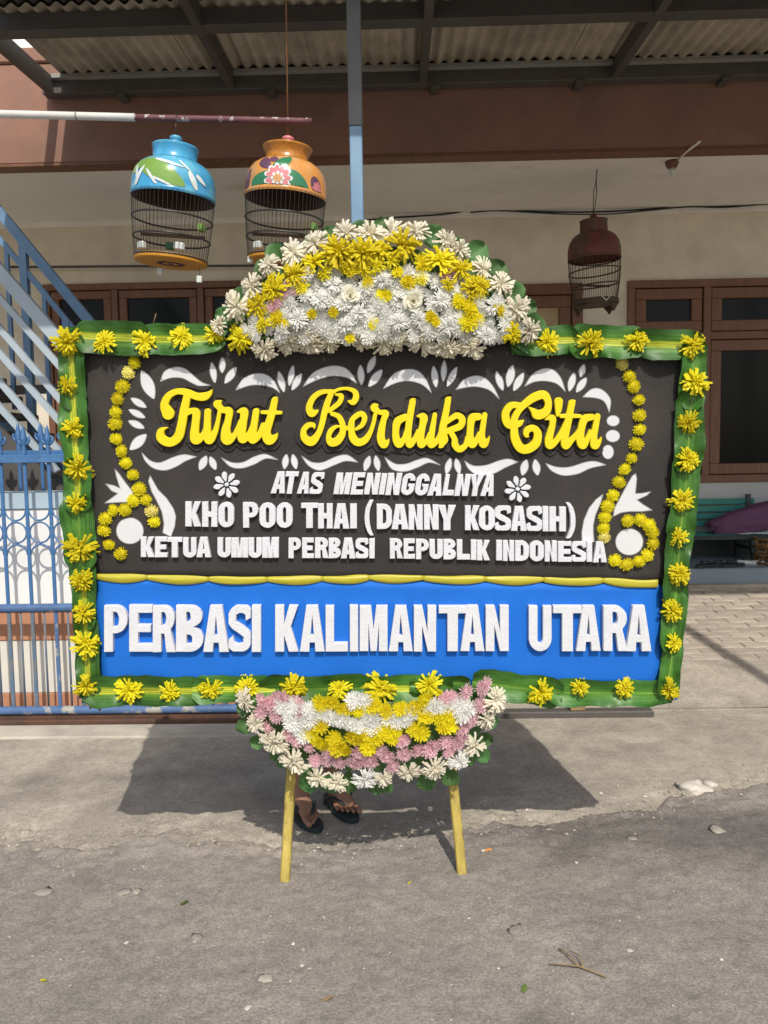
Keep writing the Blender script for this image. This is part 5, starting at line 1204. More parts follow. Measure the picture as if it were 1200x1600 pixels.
def cage(loc, RAD, tilt, label, dome_m, collar_m, finial_m, base_m, ringm, hs=1.0, cw=(1, 1)):
    c = tag(empty('bird_cage', loc), label, 'bird cage', 'bird cages hanging from the canopy and porch')
    c.rotation_euler = tilt
    r = RAD
    def p(nm, mb, mat, sm=True): return mb.build(nm, mat, c, sm)
    Z1 = 1.50 * r * hs
    wires = MB(); prof = [(.86, 0), (.90, .3), (.95, .62), (.985, 1.0), (1.0, 1.0001)]
    def rad(t): return r * (.865 + .125 * min(1, t * 1.15) ** .8)
    for k in range(58):
        a = 2 * math.pi * k / 58
        wires.tube([(rad(t) * math.cos(a), rad(t) * math.sin(a), .02 * r + t * (Z1 - .02 * r)) for t in (0, .33, .66, 1)], .0010, 4, caps=False)
    tag(p('wire_bars', wires, M['wire']), kind='stuff')
    for t in (.03, .34, .65, .985):
        q = MB(); q.tube([(rad(t) * math.cos(a), rad(t) * math.sin(a), t * Z1) for a in lin(0, 2 * math.pi, 49)[:-1]], .0042, 6, closed=True); p('hoop', q, M[ringm])
    q = MB(); q.lathe([(0, -.012), (.85 * r, -.012), (.88 * r, -.006), (.88 * r, .012), (.85 * r, .014), (0, .014)], 40); base = p('base', q, M[base_m], False)
    q = MB(); q.lathe([(.32 * r, -.0125), (.32 * r, -.0135), (.20 * r, -.0135), (.20 * r, -.0125)], 28); q.lathe([(.075 * r, -.0125), (.075 * r, -.0135), (0, -.0135)], 16)
    for s in (-1, 1): q.add([(s * .30 * r, -.05 * r, -.0136), (s * .42 * r, 0, -.0136), (s * .30 * r, .05 * r, -.0136)], [(0, 1, 2)])
    q.build('emblem', M['cage_violet'], base)
    dp = [(1.0 * r, Z1 - .01), (1.02 * r, Z1), (1.02 * r, Z1 + .02 * r), (1.0 * r, Z1 + .05 * r), (1.005 * r, Z1 + .22 * r), (.985 * r, Z1 + .38 * r), (.93 * r, Z1 + .55 * r), (.83 * r, Z1 + .69 * r), (.70 * r, Z1 + .78 * r), (.58 * r, Z1 + .82 * r), (.50 * r, Z1 + .825 * r)]
    q = MB(); q.lathe(dp, 56); dm = p('dome', q, M[dome_m]); q = MB(); q.lathe([(1.0 * r, Z1 - .009), (.96 * r, Z1 - .006), (.955 * r, Z1 + .22 * r), (.90 * r, Z1 + .5 * r), (.6 * r, Z1 + .74 * r), (0, Z1 + .76 * r)][::-1], 40); p('dome_lining', q, M['lining'])
    q = MB(); zc = Z1 + .82 * r; q.lathe([(.52 * r, zc), (.56 * r, zc + .015 * r), (.52 * r * cw[0], zc + .05 * r), (.53 * r * cw[0], zc + .20 * r), (.54 * r * cw[1], zc + .31 * r), (.56 * r * cw[1], zc + .345 * r), (.54 * r * cw[1], zc + .37 * r), (.2 * r, zc + .38 * r), (0, zc + .38 * r)], 44); p('collar', q, M[collar_m])
    q = MB(); zf = zc + .38 * r; q.lathe([(.15 * r, zf), (.12 * r, zf + .04 * r), (.11 * r, zf + .12 * r), (.14 * r, zf + .17 * r), (.16 * r, zf + .20 * r), (.10 * r, zf + .25 * r), (0, zf + .26 * r)], 18); p('finial', q, M[finial_m])
    # fittings inside
    q = MB(); q.tube([(-.8 * r, .1 * r, .62 * r), (.8 * r, .05 * r, .62 * r)], .008, 8); p('perch', q, M['cage_bamboo'])
    for a, zz, cm in ((-1.05, .24, 'cup'), (-.25, .80, 'cage_green'), (-2.3, .22, 'cup'), (1.9, .5, 'cage_leaf')):
        q = MB(); q.bbox(-.022, .022, -.012, .012, -.016, .016, .005, Matrix.Translation((.80 * r * math.cos(a), .80 * r * math.sin(a), zz * r)) @ Matrix.Rotation(a + math.pi / 2, 4, 'Z')); p('feed_cup', q, M[cm], False)
    return c, dp, dm, zf + .26 * r, Z1
def hang(c, top_local, world_top, r, mat, extra=None):
    # cord from the finial up to what carries it
    c_m = Matrix.Translation(c.location) @ c.rotation_euler.to_matrix().to_4x4(); inv = c_m.inverted()
    a = Vector((0, 0, top_local - .012)); b = inv @ Vector(world_top)
    m = MB(); m.tube([a, a.lerp(b, .5) + Vector((.004, 0, 0)), b], r, 6); h = m.build('hanging_cord', mat, c, True)
    return h
# blue cage, hung by a hook from the pole; orange cage by a long cord from the canopy
POLE_Y = 3.5
B0 = onY(267, 408, POLE_Y); RB = .181
T1 = (R(3), R(5.5), 0)
c1, dp, dm, top1, Z1 = cage(B0, RB, T1, 'bird cage with glossy blue painted dome hanging left of the orange one', 'cage_blue', 'cage_blue', 'cage_blue', 'base_orange', 'wire', 1.0)
fr_ = -math.pi / 2
patch('painted_leaf', dp, fr_ - .05, Z1 + .36 * RB, leafo(.24, .085, -.45), M['cage_green'], c1, Rw=RB)
patch('painted_leaf', dp, fr_ - .75, Z1 + .52 * RB, leafo(.09, .05, .5), M['cage_green'], c1, Rw=RB)
for th, zz, L, W, a in [(-.62, .26, .10, .022, 1.0), (-.72, .36, .07, .018, 1.9), (.15, .58, .14, .012, -.2), (-.20, .16, .11, .012, -.9), (.02, .12, .10, .010, -.35), (.75, .22, .09, .025, -1.1), (.95, .30, .06, .018, -.6), (.55, .55, .07, .010, -.7)]:
    patch('painted_stroke', dp, fr_ + th, Z1 + zz * RB, leafo(L, W, a), M['cage_pale'], c1, .003, RB)
O0 = onY(442, 407, 3.55)
c2, dp, dm, top2, Z2 = cage(O0, RB, (R(3), R(4.5), 0), 'bird cage with orange dome painted with a pink flower behind the flower crown', 'cage_orange', 'cage_gold', 'cage_pink', 'base_orange', 'wire', 1.0, (1.0, 1.10))
for th, zz, L, W, a in [(-.48, .16, .12, .06, .5), (.42, .18, .12, .06, -.5), (.06, .56, .11, .05, .7)]: patch('painted_leaf', dp, fr_ + th, Z2 + zz * RB, leafo(L, W, a), M['cage_leaf'], c2, .002, RB)
for th, zz, L, W, a in [(-.42, .56, .08, .045, -.6), (-1.0, .22, .10, .05, 1.2), (.98, .12, .10, .055, -1.0), (-.2, .66, .05, .03, -.2)]: patch('painted_leaf', dp, fr_ + th, Z2 + zz * RB, leafo(L, W, a), M['cage_violet'], c2, .0022, RB)
patch('painted_flower', dp, fr_ - .04, Z2 + .20 * RB, petals(11, .040, .064), M['cage_pale'], c2, .003, RB)
patch('painted_flower', dp, fr_ - .04, Z2 + .20 * RB, petals(11, .034, .054), M['cage_pink'], c2, .004, RB)
patch('painted_flower', dp, fr_ - .04, Z2 + .18 * RB, petals(8, .018, .030), M['cage_pale'], c2, .005, RB)
patch('painted_flower', dp, fr_ - .04, Z2 + .18 * RB, petals(6, .012, .020), M['cage_orange'], c2, .006, RB)
patch('painted_flower', dp, fr_ + .98, Z2 + .10 * RB, petals(8, .018, .03), M['cage_pink'], c2, .004, RB)
def loc_top(c, t): return Matrix.Translation(c.location) @ c.rotation_euler.to_matrix().to_4x4() @ Vector((0, 0, t))
w2 = loc_top(c2, top2)
hang(c2, top2, (w2.x + .004, w2.y, cz(w2.y) - .02), .0035, M['cord'])
# small charms dangling under the two front cages
def charm(c, x, y, z, L):
    m = MB(); m.tube([(x, y, z), (x, y, z - L)], .0012, 5); s = m.build('charm_thread', M['wire'], c)
    m = MB(); m.bbox(x - .012, x + .012, y - .006, y + .006, z - L - .03, z - L, .003); m.build('charm', M['cup'], s)
charm(c1, .78 * RB, -.2 * RB, -.01, .05); charm(c1, -.2 * RB, -.2 * RB, -.01, .03); charm(c2, -.75 * RB, -.35 * RB, .02, .02)
# the pole itself
w1 = loc_top(c1, top1)
PA, PB_ = onY(-260, 171.5, POLE_Y), onY(487, 189.5, POLE_Y)
pj = onY(211, 183.5, POLE_Y)
pole = tag(empty('hanging_pole', pj), 'half white half maroon horizontal pole above the blue and orange bird cages', 'pole')
m = MB(); n = 12; m.tube([(PA - pj).lerp(Vector((0, 0, 0)), i / n) for i in range(n + 1)], .0165, 12); m.build('white_half', M['pole_white'], pole, True)
m = MB(); m.tube([(Vector((0, 0, 0))).lerp(PB_ - pj, i / n) for i in range(n + 1)], .0135, 12); m.build('maroon_half', M['pole_purple'], pole, True)
for x_ in (95, 120):
    q = onY(x_, 181 if x_ > 100 else 178.5, POLE_Y) - pj; m = MB(); m.tube([q + Vector((-.004, 0, 0)), q + Vector((.004, 0, 0))], .0172, 12)
m.build('node_ring', M['purlin_grey'], pole, True)
m = MB(); q = PA - pj; m.bbox(q.x - .03, q.x + .03, q.y + .017, q.y + .077, -pj.z, q.z + .15, .004); m.build('pole_post', M['stair_blue'], pole)
tp = onY(265, 183.5, POLE_Y)
ci = (Matrix.Translation(c1.location) @ c1.rotation_euler.to_matrix().to_4x4()).inverted()
m = MB(); pts = [Vector(w1), Vector((w1.x, w1.y, (w1.z + tp.z) / 2))] + [Vector((w1.x, tp.y + .017 * math.cos(a), tp.z + .017 * math.sin(a))) for a in lin(-2.2, 3.2, 14)]
m.tube([ci @ p for p in pts], .002, 6); m.build('hook', M['wire'], c1, True)
# dim maroon cage under the porch ceiling
K0 = onY(930, 474, 6.3); RK = .197
c3 = tag(empty('bird_cage', K0), 'old dark maroon bird cage hanging by wire from the porch ceiling', 'bird cage', 'bird cages hanging from the canopy and porch')
c3.rotation_euler = (R(2), R(-3), R(20))
r = RK; Z3 = .33
def p3(nm, mb, mat, sm=True): return mb.build(nm, M[mat], c3, sm)
wires = MB()
rad3 = lambda t: r * (.86 + .17 * math.sin(min(t, 1) * 1.7))
for k in range(34):
    a = 2 * math.pi * k / 34; wires.tube([(rad3(t) * math.cos(a), rad3(t) * math.sin(a), .02 + t * Z3) for t in (0, .3, .6, 1)], .0022, 4, caps=False)
tag(p3('wire_bars', wires, 'cage_bamboo', False), kind='stuff')
for t in (.02, .36, .68, .98):
    q = MB(); q.tube([(rad3(t) * math.cos(a), rad3(t) * math.sin(a), .02 + t * Z3 + .012 * math.sin(a + t * 4)) for a in lin(0, 2 * math.pi, 41)[:-1]], .006, 6, closed=True); p3('hoop', q, 'cage_bamboo')
q = MB(); q.lathe([(0, -.02), (.88 * r, -.02), (.93 * r, -.01), (.93 * r, .025), (.88 * r, .03), (0, .03)], 32); p3('base', q, 'cage_bamboo', False)
for k in range(4):
    a = math.pi / 2 * k + .3; q = MB(); T = Matrix.Translation((.90 * r * math.cos(a), .90 * r * math.sin(a), -.02)) @ Matrix.Rotation(a + math.pi / 2, 4, 'Z'); q.prism([(-.055, 0), (.055, 0), (.02, -.035), (0, -.062), (-.02, -.035)][::-1], -.008, .008, M=T @ Matrix.Rotation(math.pi / 2, 4, 'X')); p3('foot', q, 'cage_bamboo', False)
q = MB(); a = -math.pi / 2 - .15; T = Matrix.Translation((.935 * r * math.cos(a), .935 * r * math.sin(a), .02)) @ Matrix.Rotation(a + math.pi / 2, 4, 'Z')
q.bar(T @ Vector((-.045, -.004, .02)), T @ Vector((0, -.006, -.025)), .012, .005); q.bar(T @ Vector((.045, -.004, .02)), T @ Vector((0, -.006, -.025)), .012, .005); p3('white_chevron', q, 'cup', False)
q = MB(); q.lathe([(1.03 * r, Z3 + .01), (1.05 * r, Z3 + .03), (1.04 * r, Z3 + .09), (.98 * r, Z3 + .14), (.86 * r, Z3 + .18), (.70 * r, Z3 + .205), (.55 * r, Z3 + .215)], 44); q.lathe([(.0, Z3 + .17), (.8 * r, Z3 + .15), (.99 * r, Z3 + .03)], 36); p3('dome', q, 'cage_red')
q = MB(); zc = Z3 + .21; q.lathe([(.54 * r, zc), (.55 * r, zc + .01), (.53 * r, zc + .085), (.56 * r, zc + .10), (.50 * r, zc + .10), (.48 * r, zc + .03), (0, zc + .03)], 36); p3('collar', q, 'cage_red')
q = MB(); q.lathe([(.2 * r, zc + .03), (.12 * r, zc + .11), (.15 * r, zc + .125), (.09 * r, zc + .15), (0, zc + .16)], 14); p3('finial', q, 'cage_red')
q = MB(); q.tube([(-.8 * r, 0, .14), (.8 * r, .03, .14)], .009, 7); p3('perch', q, 'cage_bamboo')
ci3 = (Matrix.Translation(c3.location) @ c3.rotation_euler.to_matrix().to_4x4()).inverted(); tz = ci3 @ Vector((K0.x + .01, K0.y, ZC)); zt_ = Vector((0, 0, zc + .15))
q = MB(); mid = zt_.lerp(tz, .45)
q.tube([zt_, zt_.lerp(mid, .5) + Vector((.010, 0, 0)), mid + Vector((.016, 0, .02)), zt_.lerp(tz, .78)], .0035, 6); q.tube([zt_, zt_.lerp(mid, .5) + Vector((-.010, 0, 0)), mid + Vector((-.012, 0, .02)), zt_.lerp(tz, .78)], .0035, 6); q.tube([zt_.lerp(tz, .76), tz], .0045, 6); p3('hanging_wire', q, 'wire')

# ------------------------------------------------------------------ porch things on the right
BYF, BYB = 6.86, 7.20
bx0, bx1 = 1.75, onY(1181, 800, BYB).x
bench = tag(empty('bench', ((bx0 + bx1) / 2, 7.0, ZF)), 'green slatted bench with dark frame on the porch under the window', 'bench')
bo = Vector(((bx0 + bx1) / 2, 7.0, ZF))
def bn(nm, mb, mat): mb.v = [tuple(Vector(v) - bo) for v in mb.v]; return mb.build(nm, M[mat], bench)
zs = onY(1120, 836, BYF).z
zb = onY(1120, 778, BYB).z
for k in range(4):
    h = (zb - zs - .04) / 4; bn('back_slat', MB().bbox(bx0, bx1, BYB - .006 + .012 * k, BYB + .016 + .012 * k, zs + .045 + k * h, zs + .045 + k * h + h * .80, .004), 'bench_green')
for k in range(4):
    bn('seat_slat', MB().bbox(bx0, bx1 + .55, BYF + .012 + k * .082, BYF + .012 + k * .082 + .07, zs - .022, zs, .004), 'bench_green')
bn('front_rail', MB().bbox(bx0, bx1 + .56, BYF - .012, BYF + .011, zs - .045, zs - .003, .004), 'bench_dark')
for x in (bx0 + .12, onY(1177, 850, BYF).x, bx1 + .5):
    m = MB(); m.bar((x, BYF + .02, zs - .046), (x, BYF + .0, ZF), .035); m.bar((x, BYB - .02, zs - .023), (x, BYB - .0, ZF), .035); m.bar((x, BYF + .02, ZF + .12), (x, BYB - .02, ZF + .12), .025); bn('leg', m, 'bench_dark')
for x in (bx0 + .12, onY(1171, 785, BYB).x):
    m = MB(); m.bar((x, BYB - .018, zs - .02), (x, BYB + .035, zb + .03), .045, .022); bn('back_post', m, 'bench_dark')
def blob(name, loc, dims, mat, seed, rot=(0, 0, 0), lump=.12, lvl=4, power=2.6):
    bm = bmesh.new(); bmesh.ops.create_icosphere(bm, subdivisions=lvl, radius=1)
    for v in bm.verts:
        c = v.co.normalized(); k = 1 / (abs(c.x) ** power + abs(c.y) ** power + abs(c.z) ** power) ** (1 / power); n_ = 1 + lump * nz3(c.x * 1.6 + seed, c.y * 1.6, c.z * 1.6) + lump * .35 * nz3(c.x * 6 + seed, c.y * 6, c.z * 6)
        v.co = Vector((c.x * k * dims[0], c.y * k * dims[1], c.z * k * dims[2])) * n_
    me = bpy.data.meshes.new(name); bm.to_mesh(me); bm.free(); me.materials.append(mat); me.polygons.foreach_set('use_smooth', [True] * len(me.polygons))
    o = bpy.data.objects.new(name, me); col.objects.link(o); o.location = loc; o.rotation_euler = rot; return o
ca = onY(1110, 830, BYF + .12)
cu = blob('cushion', (ca.x + .50, BYF + .16, zs + .15), (.54, .13, .12), M['cushion'], 3, (0, R(-13), 0), .14); tag(cu, 'plum coloured cloth cushion lying on the green bench', 'cushion')
m = MB(); q0 = onY(1152, 833, BYF + .03).x
vs = []
for j in range(6):
    for i in range(16):
        x = q0 + .5 * i / 15; y = BYF + .0 + .03 * j * .8; vs.append((x, y, zs + .004 + .028 * (i / 15) * math.sin(j / 5 * 3.1) + .006 * nz3(x * 9, y * 20)))
m.add(vs, [(j * 16 + i, j * 16 + i + 1, j * 16 + 17 + i, j * 16 + 16 + i) for j in range(5) for i in range(15)]); 
tag(m.build('paper', M['paper'], None, True), 'crumpled white paper sheet on the bench in front of the plum cushion', 'paper')
# rattan stool base / basket at the frame's right edge
kb = onY(1209, 893, 6.78)
bas = tag(empty('rattan_basket', (kb.x, 6.78, ZF)), 'brown rattan basket of bent canes beside the bench leg', 'basket')
for zz, rr in ((.012, .17), (.08, .155), (.15, .15), (.22, .165)):
    m = MB(); m.tube([(rr * math.cos(a), rr * math.sin(a), zz + .002) for a in lin(0, 2 * math.pi, 33)[:-1]], .011, 7, closed=True); m.build('hoop', M['rattan'], bas, True)
for k in range(9):
    a = 2 * math.pi * k / 9; m = MB(); m.tube([(.165 * math.cos(a), .165 * math.sin(a), .012), (.14 * math.cos(a + .25), .14 * math.sin(a + .25), .11), (.163 * math.cos(a + .5), .163 * math.sin(a + .5), .22)], .009, 6); m.build('cane', M['rattan'], bas, True)
def sole_outline(L, W, n=28):
    out = []
    for i in range(n):
        a = 2 * math.pi * i / n; y = math.cos(a) * L / 2; k = .82 + .18 * math.cos(a) - .10 * math.exp(-((y / L + .06) / .16) ** 2)
        out.append((math.sin(a) * W / 2 * k * (1 - .0 * y), y))
    return out
def sandal(name, loc, rot, L, W, th, mat, strap, label, group=None):
    s = tag(empty(name, loc), label, 'sandal', group); s.rotation_euler = (0, 0, rot)
    o = sole_outline(L, W); o = o if area(o) > 0 else o[::-1]
    m = MB(); m.prism(o, .001, th, bevel=.003); m.build('sole', mat, s)
    for sx in (-1, 1):
        m = MB(); m.tube([(0, L * .27, th), (sx * W * .10, L * .22, th + .022), (sx * W * .32, L * .08, th + .034), (sx * W * .44, -L * .06, th + .004)], [.005, .006, .007, .006], 7, flat=.6); m.build('strap', strap, s, True)
    return s
for (px, py, rot, lab) in [(1103, 888, 2.1, 'dark sandal on the porch floor nearest the leaf frame'), (1127, 897, 1.5, 'dark sandal on the porch floor, frontmost of the three'), (1145, 889, 1.9, 'dark sandal on the porch floor nearest the white slipper')]:
    P = onZ(px, py, ZF); P.y = max(min(P.y, 7.1), 6.62); P = onY(px, py, P.y); sandal('sandal', (P.x, P.y, ZF), rot, .25, .095, .028, M['sandal'], M['sandal'], lab, 'dark sandals on the porch floor')
P = onY(1172, 889, 6.78); sandal('sandal', (P.x, P.y, ZF), 1.2, .22, .085, .03, M['cup'], M['sandal'], 'white slipper with dark strap on the porch floor beside the rattan basket')

# ------------------------------------------------------------------ person behind the board
def skin_body(name, nodes, edges, mat, parent, root=0, sub=2):
    me = bpy.data.meshes.new(name); me.from_pydata([n[0] for n in nodes], edges, []); o = bpy.data.objects.new(name, me); col.objects.link(o)
    md = o.modifiers.new('skin', 'SKIN'); md.use_smooth_shade = True; md.branch_smoothing = .4
    sv = me.skin_vertices[0].data
    for i, n in enumerate(nodes): sv[i].radius = n[1] if isinstance(n[1], (tuple, list)) else (n[1], n[1])
    sv[root].use_root = True
    sd = o.modifiers.new('sub', 'SUBSURF'); sd.levels = sub; sd.render_levels = sub
    dg = bpy.context.evaluated_depsgraph_get(); ev = o.evaluated_get(dg); m2 = bpy.data.meshes.new_from_object(ev)
    bpy.data.objects.remove(o); m2.name = name; m2.materials.clear(); m2.materials.append(mat); m2.polygons.foreach_set('use_smooth', [True] * len(m2.polygons))
    return inst(name, m2, parent)
PER = Vector((-.385, 3.02, 0))
person = tag(empty('person', PER), 'person in shorts and flip-flops standing behind the flower board and steadying it', 'person')
fa = math.atan2(.16, -.27)                       # both feet point towards the right front
def foot_frame(toe, ang):
    d = Vector((math.sin(ang), -math.cos(ang), 0)); s = Vector((d.y * -1, d.x, 0)); return Vector(toe) - PER, d, s
SOLE = .022
f1 = foot_frame(onZ(496, 1292, .02), R(34)); f2 = foot_frame(onZ(552, 1277, .02), R(31))
nodes = []; edges = []
def nd(p, r, link_=None):
    nodes.append((tuple(p), r)); i = len(nodes) - 1
    if link_ is not None: edges.append((link_, i))
    return i
pelv = nd((0, .03, .86), (.135, .10))
def leg(side, fr):
    toe, d, s = fr; heel = toe - d * .235; heel = Vector((heel.x, heel.y, 0)); an = heel + d * .055 + Vector((0, 0, .085 + SOLE))
    hip = nd((side * .085, .03, .80), .092, pelv); kn_p = Vector((side * .10, -.01, .46)).lerp(an + Vector((0, 0, .36)), .55) + Vector((0, -.02, 0))
    th = nd(Vector(nodes[hip][0]).lerp(kn_p, .5), .078, hip); kn = nd(kn_p, .056, th); ca_ = nd(kn_p.lerp(an, .32) + Vector((0, .018, 0)), .056, kn); sh = nd(kn_p.lerp(an, .75), .037, ca_); a = nd(an, (.034, .036), sh)
    hl = nd(heel + d * .028 + Vector((0, 0, SOLE + .032)), (.030, .030), a)
    inn = heel + d * .115 + Vector((0, 0, SOLE + .050)); mi = nd(inn, (.036, .034), a)
    bl_ = nd(heel + d * .172 + Vector((0, 0, SOLE + .027)), (.040, .022), mi)
    # big toe on the inner side
    sgn = side
    for k, (off, L, r) in enumerate([(.030, .060, .0125), (.010, .058, .0088), (-.006, .052, .0082), (-.021, .045, .0078), (-.034, .036, .0078)]):
        b0 = heel + d * (.178 - .012 * k * .8) + s * (off * sgn) + Vector((0, 0, SOLE + .020)); b1 = heel + d * (.178 - .012 * k * .8 + L * .55) + s * (off * sgn * 1.05) + Vector((0, 0, SOLE + .016)); b2 = heel + d * (.178 - .012 * k * .8 + L) + s * (off * sgn * 1.02) + Vector((0, 0, SOLE + .0105))
        i0 = nd(b0, r * 1.15, bl_); i1 = nd(b1, r * .92, i0); nd(b2, r * 1.0, i1)
    return heel, d, s
fl = leg(-1, f1); frr = leg(1, f2)
w1_ = nd((0, .02, 1.0), (.125, .085), pelv); ch = nd((.01, .0, 1.18), (.150, .10), w1_); cl = nd((.015, -.02, 1.31), (.10, .07), ch); ne = nd((.02, -.035, 1.365), .048, cl); h0 = nd((.022, -.05, 1.42), (.062, .068), ne); h1 = nd((.025, -.052, 1.495), (.074, .086), h0); h2 = nd((.027, -.045, 1.56), (.058, .068), h1)
nd((.034, -.130, 1.452), .011, h0); 
def arm(side, hand):
    sh = Vector((side * .165 + .015, -.02, 1.30)); s0 = nd(sh, .055, cl); hand = Vector(hand) - PER
    el = (sh + hand) / 2 + Vector((side * .13, .07, -.12)); e = nd(el, .037, nd(sh.lerp(el, .5), .045, s0)); w = nd(hand - (hand - el).normalized() * .085, (.022, .028), nd(el.lerp(hand, .4), .036, e))
    d = (hand - el).normalized(); palm = nd(hand - d * .03, (.036, .018), w); u = Vector((1, 0, 0)) * side
    for k in range(4):
        off = Vector((0, 0, .03 - .02 * k)); b = hand + off + d * .012; L = (.036, .042, .04, .032)[k]
        nd(b + d * L * .9 + u * -.028, .0075, nd(b + d * L * .9, .0082, nd(b, .0092, palm)))
    nd(hand + Vector((0, 0, .05)) - u * .02, .009, nd(hand - d * .02 + Vector((0, 0, .036)), .011, palm))
bw = lambda x, y: BO + BR @ Vector((x, y, -.115))
arm(-1, bw(-.62, 1.02)); arm(1, bw(-.02, 1.05))
skin_body('body', nodes, edges, M['skin'], person)
# face, ears, hair
hc = Vector((.026, -.052, 1.493))
for s_ in (-1, 1):
    m = MB(); m.lathe([(0, -.011), (.008, -.008), (.011, 0), (.008, .008), (0, .011)], 10, Matrix.Translation(hc + Vector((s_ * .030, -.070, .004)))); m.build('eye', M['hair'], person, True)
    m = MB(); m.lathe([(0, -.012), (.018, -.008), (.024, 0), (.018, .006), (0, .010)], 10, Matrix.Translation(hc + Vector((s_ * .079, .01, -.005))) @ Matrix.Rotation(math.pi / 2, 4, 'Y')); m.build('ear', M['skin'], person, True)
m = MB(); m.tube([hc + Vector((-.022, -.080, -.048)), hc + Vector((0, -.086, -.05)), hc + Vector((.022, -.080, -.048))], .006, 7); m.build('mouth', M['cage_red'], person, True)
hr = blob('hair', PER + hc + Vector((.001, .022, .045)), (.075, .082, .060), M['hair'], 8, (0, 0, 0), .06, 3, 2.1); hr.parent = person; hr.location = hc + Vector((.001, .022, .042))
skin_body('shirt', [((0, .03, .86), (.162, .124)), ((0, .02, 1.0), (.148, .112)), ((.01, 0, 1.18), (.170, .122)), ((.015, -.02, 1.315), (.115, .085)), ((.02, -.03, 1.352), .066), ((-.155, -.02, 1.30), .068), ((-.235, -.02, 1.19), .062), ((.185, -.02, 1.30), .068), ((.265, -.02, 1.19), .062)], [(0, 1), (1, 2), (2, 3), (3, 4), (3, 5), (5, 6), (3, 7), (7, 8)], M['shirt'], person, 0, 2)
m = MB(); n = 20; rings = []
for z, rx, ry in ((1.0, .142, .108), (.93, .158, .122), (.84, .172, .132), (.78, .176, .132)):
    rings.append([(rx * math.cos(2 * math.pi * k / n), .028 + ry * math.sin(2 * math.pi * k / n), z) for k in range(n)])
m.add([v for r_ in rings for v in r_], [(a * n + k, (a + 1) * n + k, (a + 1) * n + (k + 1) % n, a * n + (k + 1) % n) for a in range(3) for k in range(n)])
for sd in (-1, 1): m.tube([(sd * .084, .028, .80), (sd * .092, .022, .70), (sd * .098, .01, .58), (sd * .10, .002, .50)], [.092, .106, .103, .106], 18, caps=False)
m.build('shorts', M['shorts'], person, True)
for (heel, d, s) in (fl, frr):
    o = sole_outline(.275, .105); ang = math.atan2(-d.x, d.y); ce = heel + d * .118
    Mx = Matrix.Translation((ce.x, ce.y, 0)) @ Matrix.Rotation(ang, 4, 'Z'); o = o if area(o) > 0 else o[::-1]
    m = MB(); m.prism(o, .004, .022, bevel=.003, M=Mx); sl = m.build('flip_flop', M['slipper'], person)
    th_ = .022
    for sx in (-1, 1):
        m = MB(); m.tube([Mx @ Vector(p) for p in ((0.012 if d is fl[1] else -.012, .072, th_ + .004), (sx * .018, .050, th_ + .036), (sx * .038, .018, th_ + .048), (sx * .047, -.028, th_ + .024), (sx * .047, -.045, th_ - .002))], [.006, .0085, .010, .009, .006], 8, flat=.55); m.build('strap', M['slipper'], sl, True)

# ------------------------------------------------------------------ litter on the ground
def gz(x, y): return max(road_z(x, y), apron_z(x, y))
def rock(name, px, py, wpx, mat, label, cat, seed, flat=.5, lvl=2, group=None):
    P = onZ(px, py, .01); s = wpx / 2 * (P - CO).length / F_PX
    o = blob(name, (P.x, P.y, gz(P.x, P.y) + s * flat * .2), (s, s * .8, s * flat), M[mat], seed, (0, 0, seed), .5, lvl, 2.2)
    return tag(o, label, cat, group)
rock('plaster_lump', 1082, 1229, 44, 'chip', 'pale lump of crumbled plaster on the concrete at the right road edge', 'plaster lump', 3.1, .35, 3)
rock('plaster_lump', 1108, 1222, 20, 'chip', 'small pale crumb of plaster right beside the big plaster lump', 'plaster lump', 5.2, .4)
for i, (x, y, w, lab) in enumerate([(988, 1311, 15, 'small pale stone on the road below the right end of the board'), (1120, 1298, 22, 'brownish stone in the dark rough asphalt near the right edge'), (857, 1298, 9, 'tiny round stone at the asphalt edge right of the board leg'), (308, 1466, 22, 'flat pale stone on the road below the left board leg'), (194, 1394, 20, 'flat grey stone chip on the road left of the left board leg'), (213, 1393, 14, 'smaller stone chip touching the flat grey one on the left road'), (805, 1455, 22, 'flat pale stone on the road below the right board leg'), (984, 1484, 10, 'small white pebble on the road right of the twig'), (387, 1575, 12, 'bluish white pebble near the bottom of the road'), (415, 1528, 20, 'pale patch of stone low on the road left of centre'), (198, 1473, 8, 'white pebble on the left part of the road'), (66, 1392, 26, 'dark stone sunk into the road on the far left')]):
    rock('stone', x, y, w, 'stone' if i not in (7, 8, 10) else 'chip', lab, 'stone', 1.7 * i, .14, 2, 'loose stones on the road')
P = onZ(757, 1331, .012); bt = tag(empty('cigarette_butt', (P.x, P.y, gz(P.x, P.y) + .005)), 'cigarette butt with orange filter on the road right of the right leg', 'cigarette butt'); bt.rotation_euler = (0, 0, .35)
m = MB(); m.tube([(0, 0, 0), (.026, 0, 0)], .004, 8); m.build('filter', M['butt'], bt); m = MB(); m.tube([(-.012, 0, 0), (-.0002, 0, .0005)], .0038, 8); m.build('paper_end', M['chip'], bt)
P = onZ(905, 1508, .012); tw = tag(empty('twig', (P.x, P.y, gz(P.x, P.y) + .006)), 'dry forked twig lying on the road in the lower right', 'twig')
m = MB(); q = lambda x, y: onZ(x, y, .012) - P
m.tube([q(857, 1509) + Vector((0, 0, .002)), q(905, 1515) + Vector((0, 0, .006)), q(948, 1529)], [.0016, .0026, .002], 6); m.build('stem', M['twig'], tw, True)
for a, b, c in (((905, 1515), (890, 1500), (874, 1486)), ((912, 1517), (905, 1500), (890, 1490)), ((890, 1498), (880, 1492), (872, 1488))):
    m = MB(); m.tube([q(*a) + Vector((0, 0, .005)), q(*b) + Vector((0, 0, .010)), q(*c) + Vector((0, 0, .004))], [.0022, .0018, .0012], 6); m.build('side_shoot', M['twig'], tw, True)
